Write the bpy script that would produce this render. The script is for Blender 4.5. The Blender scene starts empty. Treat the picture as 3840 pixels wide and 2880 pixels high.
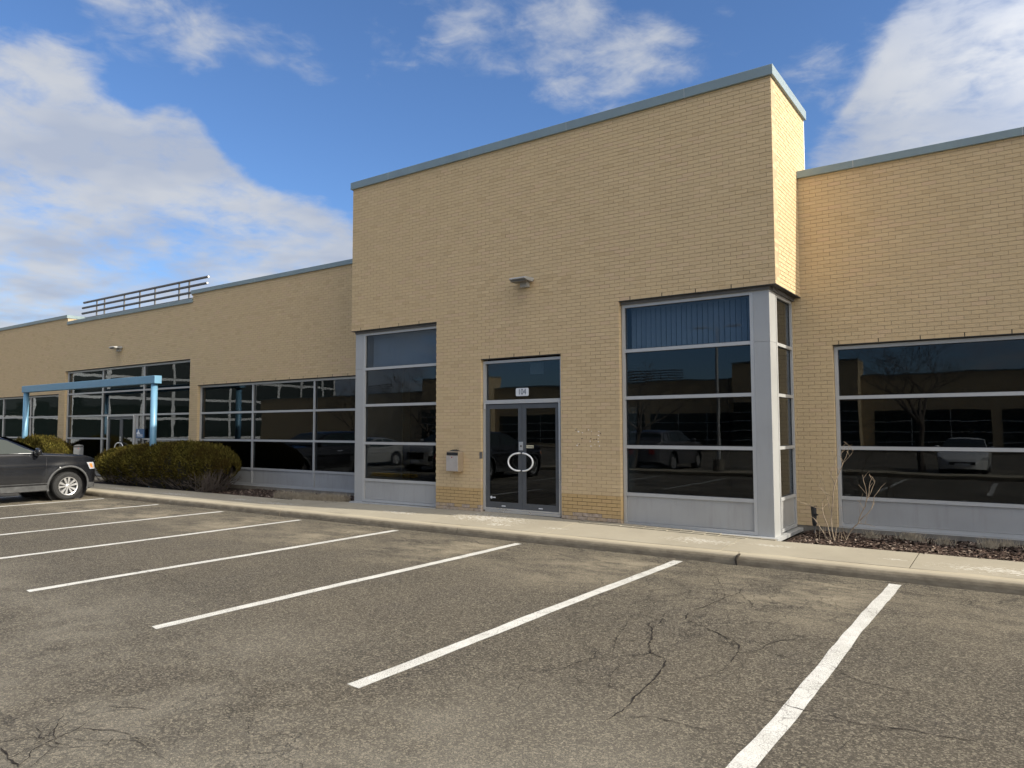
import bpy, bmesh, math, random
from mathutils import Vector, Matrix
R = math.radians
random.seed(7)
SCN = bpy.context.scene
COL = SCN.collection

# ------------------------------------------------------------------ camera
cam_d = bpy.data.cameras.new("camera"); cam = bpy.data.objects.new("camera", cam_d); COL.objects.link(cam)
cam_d.sensor_width = 36; cam_d.sensor_fit = 'HORIZONTAL'; cam_d.lens = 25.586
cam_d.clip_start = 0.05; cam_d.clip_end = 2000
CAM = Vector((12.436, -11.324, 1.887))
YAW, PIT, ROL = R(35.1945), R(3.4617), R(-0.1483)
_r = Vector((math.cos(YAW), math.sin(YAW), 0)); _f = Vector((-math.sin(YAW), math.cos(YAW), 0)); _u = Vector((0, 0, 1))
_f2 = _f*math.cos(PIT) + _u*math.sin(PIT); _u2 = _u*math.cos(PIT) - _f*math.sin(PIT)
_r3 = _r*math.cos(ROL) + _u2*math.sin(ROL); _u3 = _u2*math.cos(ROL) - _r*math.sin(ROL)
cam.matrix_world = Matrix(((_r3.x, _u3.x, -_f2.x, CAM.x), (_r3.y, _u3.y, -_f2.y, CAM.y), (_r3.z, _u3.z, -_f2.z, CAM.z), (0, 0, 0, 1)))
SCN.camera = cam

# ------------------------------------------------------------------ light, sky, exposure
SUN_DIR = Vector((1.55, 0.125, 1.0)).normalized()          # towards the sun
SUN_EL = math.asin(SUN_DIR.z); SUN_AZ = math.atan2(SUN_DIR.x, SUN_DIR.y)
sl = bpy.data.lights.new("sun", 'SUN'); sl.energy = 3.6; sl.angle = R(0.53); sl.color = (1.0, 0.93, 0.80)
sun = bpy.data.objects.new("sun", sl); COL.objects.link(sun)
sun.rotation_euler = (-SUN_DIR).to_track_quat('-Z', 'Y').to_euler(); sun.location = (30, 0, 40)
SCN.view_settings.view_transform = 'Standard'; SCN.view_settings.look = 'None'
SCN.view_settings.exposure = 0.87; SCN.view_settings.gamma = 1.0; SCN.view_settings.use_curve_mapping = False
SCN.cycles.max_bounces = 6; SCN.cycles.diffuse_bounces = 3; SCN.cycles.glossy_bounces = 3; SCN.cycles.transparent_max_bounces = 12
SCN.cycles.sample_clamp_indirect = 6.0; SCN.cycles.adaptive_threshold = 0.02

class NT:
    """tiny node-tree helper"""
    def __init__(s, tree): s.t = tree; s.t.nodes.clear()
    def n(s, typ, **kw):
        nd = s.t.nodes.new(typ)
        for k, v in kw.items():
            if k.startswith('i_'):
                key = k[2:]; key = int(key) if key.isdigit() else key.replace('_', ' ')
                s.set(nd.inputs[key], v)
            else: setattr(nd, k, v)
        return nd
    def set(s, sock, v):
        if isinstance(v, bpy.types.NodeSocket): s.t.links.new(v, sock)
        else: sock.default_value = v
    def math(s, op, a, b=None, c=None, clamp=False):
        nd = s.t.nodes.new('ShaderNodeMath'); nd.operation = op; nd.use_clamp = clamp
        for i, v in enumerate((a, b, c)):
            if v is not None: s.set(nd.inputs[i], v)
        return nd.outputs[0]
    def vmath(s, op, a, b=None):
        nd = s.t.nodes.new('ShaderNodeVectorMath'); nd.operation = op
        s.set(nd.inputs[0], a)
        if b is not None: s.set(nd.inputs[3] if op == 'SCALE' else nd.inputs[1], b)
        return nd.outputs[1] if op in ('DOT_PRODUCT', 'LENGTH', 'DISTANCE') else nd.outputs[0]
    def rng(s, v, a, b, c=0.0, d=1.0, smooth=False):
        nd = s.t.nodes.new('ShaderNodeMapRange'); nd.clamp = True
        if smooth: nd.interpolation_type = 'SMOOTHSTEP'
        for i, q in enumerate((v, a, b, c, d)): s.set(nd.inputs[i], q)
        return nd.outputs[0]
    def mix(s, f, a, b, mode='MIX'):
        nd = s.t.nodes.new('ShaderNodeMix'); nd.data_type = 'RGBA'; nd.blend_type = mode
        s.set(nd.inputs[0], f); s.set(nd.inputs[6], a); s.set(nd.inputs[7], b); return nd.outputs[2]
    def noise(s, vec, scale, detail=4, rough=0.55, dist=0.0, out=0):
        nd = s.t.nodes.new('ShaderNodeTexNoise')
        s.set(nd.inputs['Vector'], vec); nd.inputs['Scale'].default_value = scale; nd.inputs['Detail'].default_value = detail
        nd.inputs['Roughness'].default_value = rough; nd.inputs['Distortion'].default_value = dist
        return nd.outputs[out]
    def scalev(s, vec, sx, sy, sz): return s.vmath('MULTIPLY', vec, (sx, sy, sz))
def c4(c): return (c[0], c[1], c[2], 1.0)

world = bpy.data.worlds.new("World"); SCN.world = world; world.use_nodes = True
w = NT(world.node_tree)
sky = w.n('ShaderNodeTexSky', sky_type='NISHITA', sun_disc=False, sun_elevation=SUN_EL, sun_rotation=SUN_AZ)
sky.air_density = 1.0; sky.dust_density = 0.8; sky.ozone_density = 3.6; sky.altitude = 100
tc = w.n('ShaderNodeTexCoord'); dirv = tc.outputs['Generated']
sp = w.n('ShaderNodeSeparateXYZ', i_0=dirv)
zz = w.math('ADD', w.math('MAXIMUM', sp.outputs[2], 0.0), 0.12)
cp = w.n('ShaderNodeCombineXYZ', i_0=w.math('DIVIDE', sp.outputs[0], zz), i_1=w.math('DIVIDE', sp.outputs[1], zz), i_2=0.0).outputs[0]
n1 = w.noise(cp, 2.3, 4, 0.60, 0.2)
n2 = w.noise(cp, 6.5, 4, 0.66, 0.5)
n3 = w.noise(w.scalev(dirv, 1, 1, 1.9), 6.5, 6, 0.62, 0.35)
n4 = w.noise(w.scalev(dirv, 1, 1, 2.4), 19.0, 4, 0.60, 0.6)
def dvec(az, el): return (math.cos(R(el))*math.sin(R(az)), math.cos(R(el))*math.cos(R(az)), math.sin(R(el)))
bias = None
# where cloud banks stand in the sky: azimuth from the facade normal, elevation, radius in degrees, weight
for az, el, rad, wt in [(-70, 19.5, 7.5, .34), (-69, 13, 10, .38), (-61.5, 16.0, 7.5, .34), (-60, 20, 3.5, .16), (-56, 12.5, 8.5, .36), (-68, 7, 13, .40),
                        (-51, 9.5, 8, .32), (-48, 13, 4, .14), (-62.5, 28.5, 6, .16), (-57, 26, 4, .12), (-52, 25.2, 3.5, .11), (-46, 16.5, 2.0, .12),
                        (-42, 28, 7, .115), (-35, 30, 8, .13), (-29, 27.5, 7, .125), (-24, 26, 5, .12), (-20, 29.5, 6, .12), (-12.5, 24.5, 3.4, .14),
                        (-3, 22.5, 7, .40), (-3, 17, 9, .42), (2, 25, 6, .36), (-9.0, 19, 5, .32), (6, 20, 9, .4),
                        (-73, 27.5, 5.5, -.20), (-54, 21.5, 5.0, -.22), (-38, 21, 8, -.22), (-15, 32, 4, -.15), (-45, 21, 6, -.16), (-22, 21, 6, -.15), (20, 30, 22, .25), (60, 35, 25, .2)]:
    d = w.vmath('DOT_PRODUCT', dirv, dvec(az, el))
    b = w.rng(d, math.cos(R(rad)), math.cos(R(rad*0.25)), 0.0, wt, smooth=True)
    bias = b if bias is None else w.math('ADD', bias, b)
bias = w.math('MINIMUM', bias, 0.30)
# the same broken cloud, added out of view to lift light on the facade
away = w.rng(w.vmath('DOT_PRODUCT', dirv, dvec(-35, 18)), math.cos(R(44)), math.cos(R(60)), 0.0, 1.0, smooth=True)
broad = w.rng(w.noise(w.vmath('ADD', dirv, (3.1, 1.7, 0.4)), 1.7, 3, 0.5), 0.36, 0.54, 0.0, 0.36, smooth=True)
bias = w.math('ADD', bias, w.math('MULTIPLY', away, broad))
dens = w.math('ADD', w.math('ADD', w.math('MULTIPLY', n1, 0.26), w.math('MULTIPLY', n2, 0.20)), w.math('ADD', w.math('ADD', w.math('MULTIPLY', n3, 0.52), w.math('MULTIPLY', n4, 0.26)), bias))
cov = w.rng(dens, 0.705, 1.0, 0.0, 0.94, smooth=True)
cov = w.math('MULTIPLY', cov, w.rng(sp.outputs[2], -0.02, 0.05))
shade = w.noise(w.vmath('ADD', cp, (0.08, 0.05, 0.3)), 2.6, 3, 0.55)
ccol = w.mix(w.rng(shade, 0.38, 0.62), c4((0.62, 0.69, 0.84)), c4((0.84, 0.875, 0.94)))
skyc = w.mix(1.0, sky.outputs[0], c4((0.66, 0.81, 0.99)), 'MULTIPLY')
bg1 = w.n('ShaderNodeBackground', i_Color=skyc, i_Strength=0.092)
# forward glow added to unseen cloud near the sun, to fill the shaded facade
sun_fill = w.math('POWER', w.rng(w.vmath('DOT_PRODUCT', dirv, tuple(SUN_DIR)), 0.12, 1.0), 1.5)
ccol = w.mix(sun_fill, ccol, c4((0.98, 0.90, 0.78)))
bg2 = w.n('ShaderNodeBackground', i_Color=ccol, i_Strength=w.math('MULTIPLY', w.math('ADD', w.math('MULTIPLY', sun_fill, 4.8), 1.0), 0.40))
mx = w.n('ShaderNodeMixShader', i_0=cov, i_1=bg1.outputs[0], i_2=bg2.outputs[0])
world.cycles.sampling_method = 'MANUAL'; world.cycles.sample_map_resolution = 256
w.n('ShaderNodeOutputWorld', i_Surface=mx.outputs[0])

# ------------------------------------------------------------------ materials
MATS = {}
def new_mat(name):
    m = bpy.data.materials.new(name); m.use_nodes = True
    return m, NT(m.node_tree)
def finish(t, base, rough=0.6, metal=0.0, bump=None, bstr=0.3, bdist=0.01, spec=0.5, normal=None):
    p = t.n('ShaderNodeBsdfPrincipled')
    t.set(p.inputs['Base Color'], base); t.set(p.inputs['Roughness'], rough); t.set(p.inputs['Metallic'], metal)
    p.inputs['Specular IOR Level'].default_value = spec
    if bump is not None:
        b = t.n('ShaderNodeBump', i_Height=bump); b.inputs['Strength'].default_value = bstr; b.inputs['Distance'].default_value = bdist
        t.set(p.inputs['Normal'], b.outputs[0])
    t.n('ShaderNodeOutputMaterial', i_Surface=p.outputs[0]); return p
def pos(t): return t.n('ShaderNodeNewGeometry').outputs['Position']
def simple(name, col, rough=0.5, metal=0.0, var=0.08, nscale=3.0, spec=0.5, bump=0.0, bscale=40.0, dirt=0.0):
    m, t = new_mat(name); P = pos(t)
    nz = t.noise(P, nscale, 3, 0.6)
    f = t.rng(nz, 0.3, 0.7)
    a = c4([x*(1-var) for x in col]); b = c4([min(1, x*(1+var)) for x in col])
    base = t.mix(f, a, b)
    if dirt:
        st = t.noise(t.scalev(P, 6, 6, 0.7), 1.6, 5, 0.65)
        base = t.mix(t.math('MULTIPLY', t.rng(st, 0.5, 0.75), dirt), base, c4((0.16, 0.14, 0.11)))
    bn = t.noise(P, bscale, 3, 0.6) if bump else None
    finish(t, base, t.rng(nz, 0.3, 0.7, rough*0.88, min(1, rough*1.1)), metal, bn, bump, 0.004, spec)
    MATS[name] = m; return m

def brick_mat(name, objrand=False):
    m, t = new_mat(name); P = pos(t)
    if objrand:
        tone = t.n('ShaderNodeObjectInfo').outputs['Random']; worn = 0.0
    else:
        tone = t.n('ShaderNodeAttribute', attribute_name='tone').outputs['Fac']
        worn = t.n('ShaderNodeAttribute', attribute_name='worn').outputs['Fac']
    ramp = t.n('ShaderNodeValToRGB', i_Fac=tone); cr = ramp.color_ramp
    cr.elements[0].position = 0.0; cr.elements[0].color = (0.455, 0.338, 0.190, 1)
    cr.elements[1].position = 1.0; cr.elements[1].color = (0.555, 0.425, 0.250, 1)
    for ps, cc in ((0.12, (0.495, 0.372, 0.218, 1)), (0.5, (0.515, 0.390, 0.228, 1)), (0.8, (0.530, 0.400, 0.230, 1)), (0.9, (0.520, 0.375, 0.238, 1))):
        e = cr.elements.new(ps); e.color = cc
    base = ramp.outputs[0]
    big = t.noise(P, 0.35, 4, 0.6)
    base = t.mix(t.rng(big, 0.35, 0.7, 0.0, 0.35), base, c4((0.48, 0.365, 0.212)))
    fine = t.noise(P, 90, 2, 0.7)
    base = t.mix(t.rng(fine, 0.3, 0.7, 0.0, 0.22), base, c4((0.60, 0.49, 0.31)))
    if not objrand:
        base = t.mix(t.rng(worn, 0.0, 0.5), base, t.mix(0.55, base, c4((0.40, 0.255, 0.085))))
        grey = t.mix(t.rng(t.noise(P, 14, 5), 0.35, 0.65), c4((0.25, 0.20, 0.15)), c4((0.44, 0.37, 0.32)))
        base = t.mix(t.rng(worn, 0.5, 1.0, 0, 0.85), base, grey)
    finish(t, base, 0.92, 0, t.noise(P, 130, 2, 0.7), 0.25, 0.003, 0.25)
    MATS[name] = m
brick_mat('brick'); brick_mat('brick_single', True)
simple('mortar', (0.40, 0.305, 0.190), 0.95, 0, 0.15, 2.0, 0.2, 0.3, 120)
simple('mortar_dark', (0.045, 0.038, 0.030), 0.95, 0, 0.3, 8.0, 0.2, 0.3, 120)
simple('crack_fill', (0.022, 0.018, 0.015), 0.95, 0, 0.4, 12.0, 0.2)
simple('weep', (0.008, 0.008, 0.008), 0.9, 0, 0.1)
simple('concrete_base', (0.17, 0.155, 0.13), 0.9, 0, 0.25, 4.0, 0.3, 0.4, 60, dirt=0.4)
simple('frame', (0.42, 0.425, 0.42), 0.42, 0.25, 0.04, 2.0, 0.5, dirt=0.10)
simple('panel', (0.35, 0.352, 0.345), 0.45, 0.2, 0.06, 1.2, 0.5, dirt=0.22)
simple('column', (0.36, 0.365, 0.36), 0.45, 0.2, 0.05, 1.2, 0.5, dirt=0.12)
simple('door_frame', (0.085, 0.092, 0.100), 0.42, 0.3, 0.08, 3.0)
simple('gasket', (0.015, 0.016, 0.018), 0.7)
simple('lintel', (0.030, 0.028, 0.025), 0.75, 0.0, 0.25, 6.0)
simple('soffit', (0.10, 0.10, 0.10), 0.7, 0.0, 0.2, 6.0)
simple('coping', (0.200, 0.255, 0.265), 0.38, 0.15, 0.06, 1.5, 0.5, dirt=0.12)
simple('portal_blue', (0.125, 0.265, 0.385), 0.40, 0.1, 0.06, 1.5, 0.5, dirt=0.10)
simple('aluminium', (0.62, 0.63, 0.64), 0.30, 0.85, 0.05, 3.0)
simple('white_tube', (0.78, 0.78, 0.76), 0.35, 0.1, 0.03)
simple('rail', (0.115, 0.11, 0.105), 0.5, 0.2, 0.1)
simple('rail_end', (0.75, 0.74, 0.72), 0.6)
simple('lamp_body', (0.34, 0.34, 0.33), 0.5, 0.1, 0.08, 6.0, dirt=0.3)
simple('lamp_lens', (0.13, 0.12, 0.10), 0.35, 0.0, 0.1)
simple('mailbox_face', (0.50, 0.46, 0.42), 0.42, 0.55, 0.06, 6.0)
simple('mailbox_side', (0.36, 0.29, 0.205), 0.5, 0.35, 0.08, 6.0)
simple('mailbox_grey', (0.12, 0.125, 0.13), 0.42, 0.4, 0.06, 6.0)
simple('black', (0.012, 0.012, 0.013), 0.5)
simple('plate', (0.62, 0.64, 0.66), 0.45, 0.0, 0.04, 8.0)
simple('digits', (0.085, 0.105, 0.135), 0.5)
simple('sign_blue', (0.045, 0.115, 0.230), 0.4, 0.0, 0.05)
simple('sign_white', (0.75, 0.77, 0.78), 0.5)
simple('label_yellow', (0.62, 0.58, 0.42), 0.6)
simple('plaster_spot', (0.80, 0.77, 0.70), 0.9, 0, 0.1, 30)
simple('drill_hole', (0.05, 0.045, 0.035), 0.9)
simple('far_block', (0.50, 0.51, 0.51), 0.8, 0, 0.1, 0.3)
simple('room', (0.055, 0.057, 0.060), 0.9, 0, 0.2, 1.0)
simple('blind', (0.62, 0.63, 0.64), 0.8, 0, 0.05, 2.0)
simple('paper', (0.55, 0.57, 0.58), 0.9)
simple('roofing', (0.10, 0.10, 0.10), 0.9, 0, 0.3, 2.0)
simple('twig', (0.25, 0.195, 0.135), 0.85, 0, 0.3, 20.0)
simple('bark', (0.085, 0.070, 0.055), 0.9, 0, 0.35, 12.0)
simple('dead_stem', (0.115, 0.092, 0.076), 0.9, 0, 0.4, 9.0)
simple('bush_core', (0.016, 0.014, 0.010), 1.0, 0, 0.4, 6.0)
simple('straw', (0.36, 0.30, 0.21), 0.9, 0, 0.4, 14.0)
simple('bed_soil', (0.040, 0.030, 0.024), 1.0, 0, 0.5, 12.0, 0.2, 0.8, 50)
simple('tyre', (0.022, 0.022, 0.022), 0.8, 0, 0.3, 20.0, 0.3)
simple('rim', (0.66, 0.66, 0.66), 0.30, 0.75, 0.05)
simple('cladding', (0.060, 0.061, 0.062), 0.65, 0, 0.35, 6.0, 0.4)
simple('chrome', (0.75, 0.76, 0.78), 0.12, 1.0, 0.02)
simple('amber', (0.75, 0.20, 0.05), 0.25)
simple('lamp_clear', (0.55, 0.57, 0.60), 0.12, 0.4)
simple('car_black', (0.006, 0.006, 0.007), 0.35)
simple('lamp_red', (0.35, 0.02, 0.02), 0.25)
simple('yellow_paint', (0.62, 0.38, 0.03), 0.7, 0, 0.15, 6.0)
simple('pine', (0.025, 0.045, 0.020), 0.9, 0, 0.4, 5.0)

def car_paint(name, col, rough=0.28, dust=0.35):
    m, t = new_mat(name); P = t.n('ShaderNodeTexCoord').outputs['Object']
    z = t.n('ShaderNodeSeparateXYZ', i_0=P).outputs[2]
    st = t.noise(t.scalev(P, 3, 3, 1.0), 3.0, 6, 0.65)
    low = t.rng(z, 1.05, 0.35, 0.15, 1.0)
    f = t.math('MULTIPLY', t.math('MULTIPLY', t.rng(st, 0.3, 0.7, 0.5, 1.0), low), dust)
    base = t.mix(f, c4(col), c4((0.19, 0.18, 0.16)))
    p = finish(t, base, t.math('ADD', t.math('MULTIPLY', f, 0.8), rough), 0.2)
    p.inputs['Coat Weight'].default_value = 0.6; p.inputs['Coat Roughness'].default_value = 0.08
    MATS[name] = m
car_paint('paint_charcoal', (0.006, 0.007, 0.010), 0.22, 0.07)
car_paint('paint_white', (0.72, 0.72, 0.70), 0.3, 0.1); car_paint('paint_silver', (0.34, 0.34, 0.33), 0.3, 0.1)
car_paint('paint_black', (0.010, 0.011, 0.014), 0.25, 0.1); car_paint('paint_grey', (0.09, 0.09, 0.10), 0.28, 0.15)

def glass_mat(name, tint, ior=1.5, wave=0.004, wscale=1.1, haze=0.0):
    m, t = new_mat(name); tcn = t.n('ShaderNodeTexCoord').outputs['Object']
    rnd = t.n('ShaderNodeObjectInfo').outputs['Random']
    off = t.n('ShaderNodeCombineXYZ', i_0=t.math('MULTIPLY', rnd, 37.0), i_1=t.math('MULTIPLY', rnd, 11.0), i_2=t.math('MULTIPLY', rnd, 23.0)).outputs[0]
    hgt = t.noise(t.vmath('ADD', pos(t), off), wscale, 2, 0.4)
    b = t.n('ShaderNodeBump', i_Height=hgt); b.inputs['Strength'].default_value = 1.0; b.inputs['Distance'].default_value = wave
    bf = t.n('ShaderNodeNewGeometry').outputs['Backfacing']            # the same reflectance on both faces of the pane
    fr = t.n('ShaderNodeFresnel', i_IOR=t.rng(bf, 0.0, 1.0, ior, 1.0/ior), i_Normal=b.outputs[0])
    gl = t.n('ShaderNodeBsdfGlossy', i_Color=(0.92, 0.96, 1.0, 1), i_Roughness=0.0, i_Normal=b.outputs[0])
    tr = t.n('ShaderNodeBsdfTransparent', i_Color=c4(tint))
    mix = t.n('ShaderNodeMixShader', i_0=fr.outputs[0], i_1=tr.outputs[0], i_2=gl.outputs[0])
    out = mix.outputs[0]
    t.n('ShaderNodeOutputMaterial', i_Surface=out); MATS[name] = m
glass_mat('glass', (0.44, 0.48, 0.51), 1.45, 0.0014, 0.9)
glass_mat('glass_wavy', (0.38, 0.42, 0.45), 1.42, 0.0012, 1.1)
glass_mat('glass_blue', (0.56, 0.615, 0.665), 1.40, 0.0008, 0.8)
def car_glass():
    m, t = new_mat('car_glass')
    p = finish(t, c4((0.016, 0.024, 0.022)), 0.03, 0.0); p.inputs['IOR'].default_value = 1.45
    MATS['car_glass'] = m
car_glass()

def asphalt():
    m, t = new_mat('asphalt'); P = pos(t)
    big = t.noise(P, 0.22, 4, 0.6, 0.6); med = t.noise(P, 1.1, 4, 0.65)
    agg = t.n('ShaderNodeTexVoronoi', i_Vector=P, i_Scale=78.0); agg.feature = 'F1'
    agc = agg.outputs['Color']; sepc = t.n('ShaderNodeSeparateColor', i_0=agc).outputs[0]
    fine = t.noise(P, 120, 3, 0.75)
    base = t.mix(t.rng(big, 0.35, 0.68), c4((0.033, 0.0275, 0.0200)), c4((0.078, 0.065, 0.0460)))
    base = t.mix(t.rng(med, 0.52, 0.75, 0, 0.38), base, c4((0.135, 0.114, 0.082)))
    base = t.mix(t.rng(med, 0.46, 0.25, 0, 0.5), base, c4((0.058, 0.051, 0.045)))
    # worn pale strip where cars stand by the kerb
    sep = t.n('ShaderNodeSeparateXYZ', i_0=P); x, y = sep.outputs[0], sep.outputs[1]
    near = t.math('MULTIPLY', t.rng(y, -4.6, -2.6, 0, 1, True), t.rng(y, -1.3, -2.0, 0.25, 1, True))
    ph = t.math('SINE', t.math('MULTIPLY', t.math('ADD', x, 1.35), 2*math.pi/2.743))
    pale = t.math('MULTIPLY', t.math('MULTIPLY', near, t.rng(ph, -0.9, 0.6, 0.35, 1.0)), t.rng(t.noise(t.scalev(P, 0.7, 1.3, 1), 1.5, 5, 0.7), 0.40, 0.60))
    base = t.mix(t.math('MULTIPLY', pale, 0.85), base, c4((0.32, 0.272, 0.190)))
    # worn light area at the drive aisle
    ais = t.math('MULTIPLY', t.rng(y, -6.0, -8.5, 0, 1, True), t.rng(t.noise(P, 0.55, 5, 0.7), 0.38, 0.60))
    base = t.mix(t.math('MULTIPLY', ais, 0.8), base, c4((0.200, 0.183, 0.148)))
    # oil drips and tyre-darkened lanes in the bays
    od = t.n('ShaderNodeTexVoronoi', i_Vector=t.vmath('ADD', P, t.vmath('SCALE', t.noise(P, 3.0, 4, 0.6, 0, 1), 0.35)), i_Scale=1.3)
    oil = t.math('MULTIPLY', t.rng(od.outputs['Distance'], 0.22, 0.05), t.rng(t.noise(P, 0.6, 2, 0.5), 0.50, 0.62))
    base = t.mix(t.math('MULTIPLY', oil, 0.55), base, c4((0.030, 0.025, 0.020)))
    lane = t.math('MULTIPLY', t.rng(t.math('ABSOLUTE', t.math('SUBTRACT', t.math('FRACT', t.math('DIVIDE', t.math('ADD', x, 0.55), 1.3715)), 0.5)), 0.30, 0.10), t.rng(y, -8.0, -6.2, 0, 1))
    base = t.mix(t.math('MULTIPLY', t.math('MULTIPLY', lane, t.rng(big, 0.3, 0.6)), 0.30), base, c4((0.040, 0.033, 0.027)))
    # aggregate speckle
    sp1 = t.math('POWER', sepc, 2.4)
    base = t.mix(t.math('MULTIPLY', sp1, 0.64), base, c4((0.375, 0.330, 0.245)))
    base = t.mix(t.rng(fine, 0.58, 0.36, 0, 0.75), base, c4((0.016, 0.014, 0.012)))
    # cracks
    wob = t.noise(P, 1.3, 5, 0.65, 0, 1); wob = t.vmath('SCALE', t.vmath('SUBTRACT', wob, (0.5, 0.5, 0.5)), 1.1)
    Q = t.vmath('ADD', P, wob)
    def crack(scale, sx, sy, width, mask):
        v = t.n('ShaderNodeTexVoronoi', i_Vector=t.scalev(Q, sx, sy, 1.0), i_Scale=scale); v.feature = 'DISTANCE_TO_EDGE'
        c = t.rng(v.outputs['Distance'], width, width*0.15)
        return t.math('MULTIPLY', c, mask)
    m1 = t.rng(t.noise(P, 0.30, 2, 0.5), 0.50, 0.57)
    ck = t.math('MULTIPLY', crack(0.42, 1, 1, 0.0045, m1), 0.45)
    m2 = t.math('MULTIPLY', t.rng(y, -2.9, -1.9, 0, 1), t.rng(t.noise(P, 0.8, 3, 0.5), 0.38, 0.5))
    ck2 = t.math('MULTIPLY', crack(1.0, 0.45, 2.6, 0.028, m2), 0.7)
    spot = t.rng(t.vmath('DISTANCE', P, (9.6, -3.6, 0.0)), 2.6, 1.2)
    ck3 = t.math('MULTIPLY', crack(2.1, 1.0, 0.8, 0.022, spot), 0.6)
    ckall = t.math('MAXIMUM', t.math('MAXIMUM', ck, ck2), ck3)
    base = t.mix(t.math('MULTIPLY', ckall, 0.85), base, c4((0.014, 0.012, 0.011)))
    hgt = t.math('SUBTRACT', t.math('ADD', t.math('MULTIPLY', sepc, 0.5), t.math('MULTIPLY', fine, 1.0)), t.math('MULTIPLY', ckall, 2.0))
    finish(t, base, 0.88, 0, hgt, 0.9, 0.008, 0.35)
    MATS['asphalt'] = m
asphalt()
def paint_line():
    m, t = new_mat('line_paint'); P = pos(t)
    v = t.n('ShaderNodeTexVoronoi', i_Vector=P, i_Scale=60.0); v.feature = 'DISTANCE_TO_EDGE'
    f = t.math('MULTIPLY', t.rng(v.outputs['Distance'], 0.10, 0.0), t.rng(t.noise(P, 2.2, 6, 0.7), 0.30, 0.60, 0.25, 1))
    base = t.mix(t.rng(t.noise(P, 5, 5), 0.3, 0.7), c4((0.50, 0.49, 0.45)), c4((0.64, 0.63, 0.59)))
    base = t.mix(t.math('MULTIPLY', f, 0.95), base, c4((0.10, 0.09, 0.075)))
    ch = t.noise(P, 38, 5, 0.75)
    base = t.mix(t.rng(ch, 0.62, 0.70, 0, 0.75), base, c4((0.12, 0.105, 0.085)))
    wob = t.vmath('ADD', P, t.vmath('SCALE', t.noise(P, 1.5, 4, 0.6, 0, 1), 0.9))
    cv = t.n('ShaderNodeTexVoronoi', i_Vector=wob, i_Scale=0.9); cv.feature = 'DISTANCE_TO_EDGE'
    base = t.mix(t.rng(cv.outputs['Distance'], 0.006, 0.001, 0, 0.55), base, c4((0.12, 0.11, 0.10)))
    finish(t, base, 0.85, 0, t.noise(P, 150, 3, 0.8), 0.7, 0.005, 0.3); MATS['line_paint'] = m
paint_line()
def concrete(name, kerb=False):
    m, t = new_mat(name); P = pos(t)
    n = t.noise(P, 0.9, 6, 0.65); fine = t.noise(P, 120, 4, 0.75)
    base = t.mix(t.rng(n, 0.3, 0.7), c4((0.240, 0.212, 0.158)), c4((0.315, 0.282, 0.214)))
    base = t.mix(t.rng(fine, 0.25, 0.75, 0, 0.35), base, c4((0.42, 0.385, 0.305)))
    sep = t.n('ShaderNodeSeparateXYZ', i_0=P)
    if kerb:
        dirt = t.math('MULTIPLY', t.rng(sep.outputs[2], 0.138, 0.105), t.rng(t.noise(t.scalev(P, 1, 1, 2.5), 4.5, 6, 0.7), 0.22, 0.62, 0.45, 1.0))
        base = t.mix(0.35, base, c4((0.50, 0.42, 0.29)))
        base = t.mix(t.math('MULTIPLY', dirt, 0.85), base, c4((0.115, 0.094, 0.066)))
    else:
        patch = None
        for x, y, rx, ry in [(4.25, -.45, 1.05, .38), (4.75, -.85, .35, .13), (8.35, -.62, .62, .24), (12.3, -.80, 1.0, .26), (2.1, -.62, .62, .15), (-1.6, -.72, .9, .18),
                             (-3.1, -.65, .6, .15), (5.9, -.75, .3, .08), (9.4, -.5, .35, .1), (11.0, -.7, .2, .06), (-6.0, -.7, 1.0, .2), (-9, -.6, 1.2, .2), (15.2, -.7, 1.0, .25)]:
            d = t.vmath('LENGTH', t.vmath('MULTIPLY', t.vmath('SUBTRACT', P, (x, y, 0.22)), (1/rx, 1/ry, 0)))
            q = t.rng(d, 1.15, 0.3); patch = q if patch is None else t.math('MAXIMUM', patch, q)
        crust = t.noise(t.scalev(P, 0.55, 1.7, 1), 26.0, 6, 0.72, 0.4)
        thr = t.math('MULTIPLY', t.rng(t.math('ADD', crust, t.math('MULTIPLY', patch, 0.115)), 0.595, 0.65), t.rng(patch, 0.0, 0.2))
        damp = t.math('MULTIPLY', patch, 0.28)
        base = t.mix(damp, base, c4((0.20, 0.165, 0.105)))
        base = t.mix(t.math('MULTIPLY', thr, 0.7), base, c4((0.60, 0.575, 0.515)))
    finish(t, base, 0.92, 0, t.math('ADD', fine, t.noise(P, 18, 4)), 0.35, 0.004, 0.3); MATS[name] = m
concrete('concrete_walk'); concrete('concrete_kerb', True)
def foliage(name, a, b, c_):
    m, t = new_mat(name)
    tone = t.n('ShaderNodeAttribute', attribute_name='tone').outputs['Fac']
    r = t.n('ShaderNodeValToRGB', i_Fac=tone); r.color_ramp.elements[0].color = c4(a); r.color_ramp.elements[1].color = c4(c_)
    e = r.color_ramp.elements.new(0.5); e.color = c4(b)
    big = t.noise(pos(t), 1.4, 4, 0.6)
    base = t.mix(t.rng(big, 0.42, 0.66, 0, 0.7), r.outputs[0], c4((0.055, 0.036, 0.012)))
    d = t.n('ShaderNodeBsdfDiffuse', i_Color=base); tl = t.n('ShaderNodeBsdfTranslucent', i_Color=base)
    mixn = t.n('ShaderNodeMixShader', i_0=0.18, i_1=d.outputs[0], i_2=tl.outputs[0])
    t.n('ShaderNodeOutputMaterial', i_Surface=mixn.outputs[0]); MATS[name] = m
foliage('juniper', (0.017, 0.016, 0.006), (0.058, 0.052, 0.013), (0.26, 0.22, 0.05))
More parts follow.
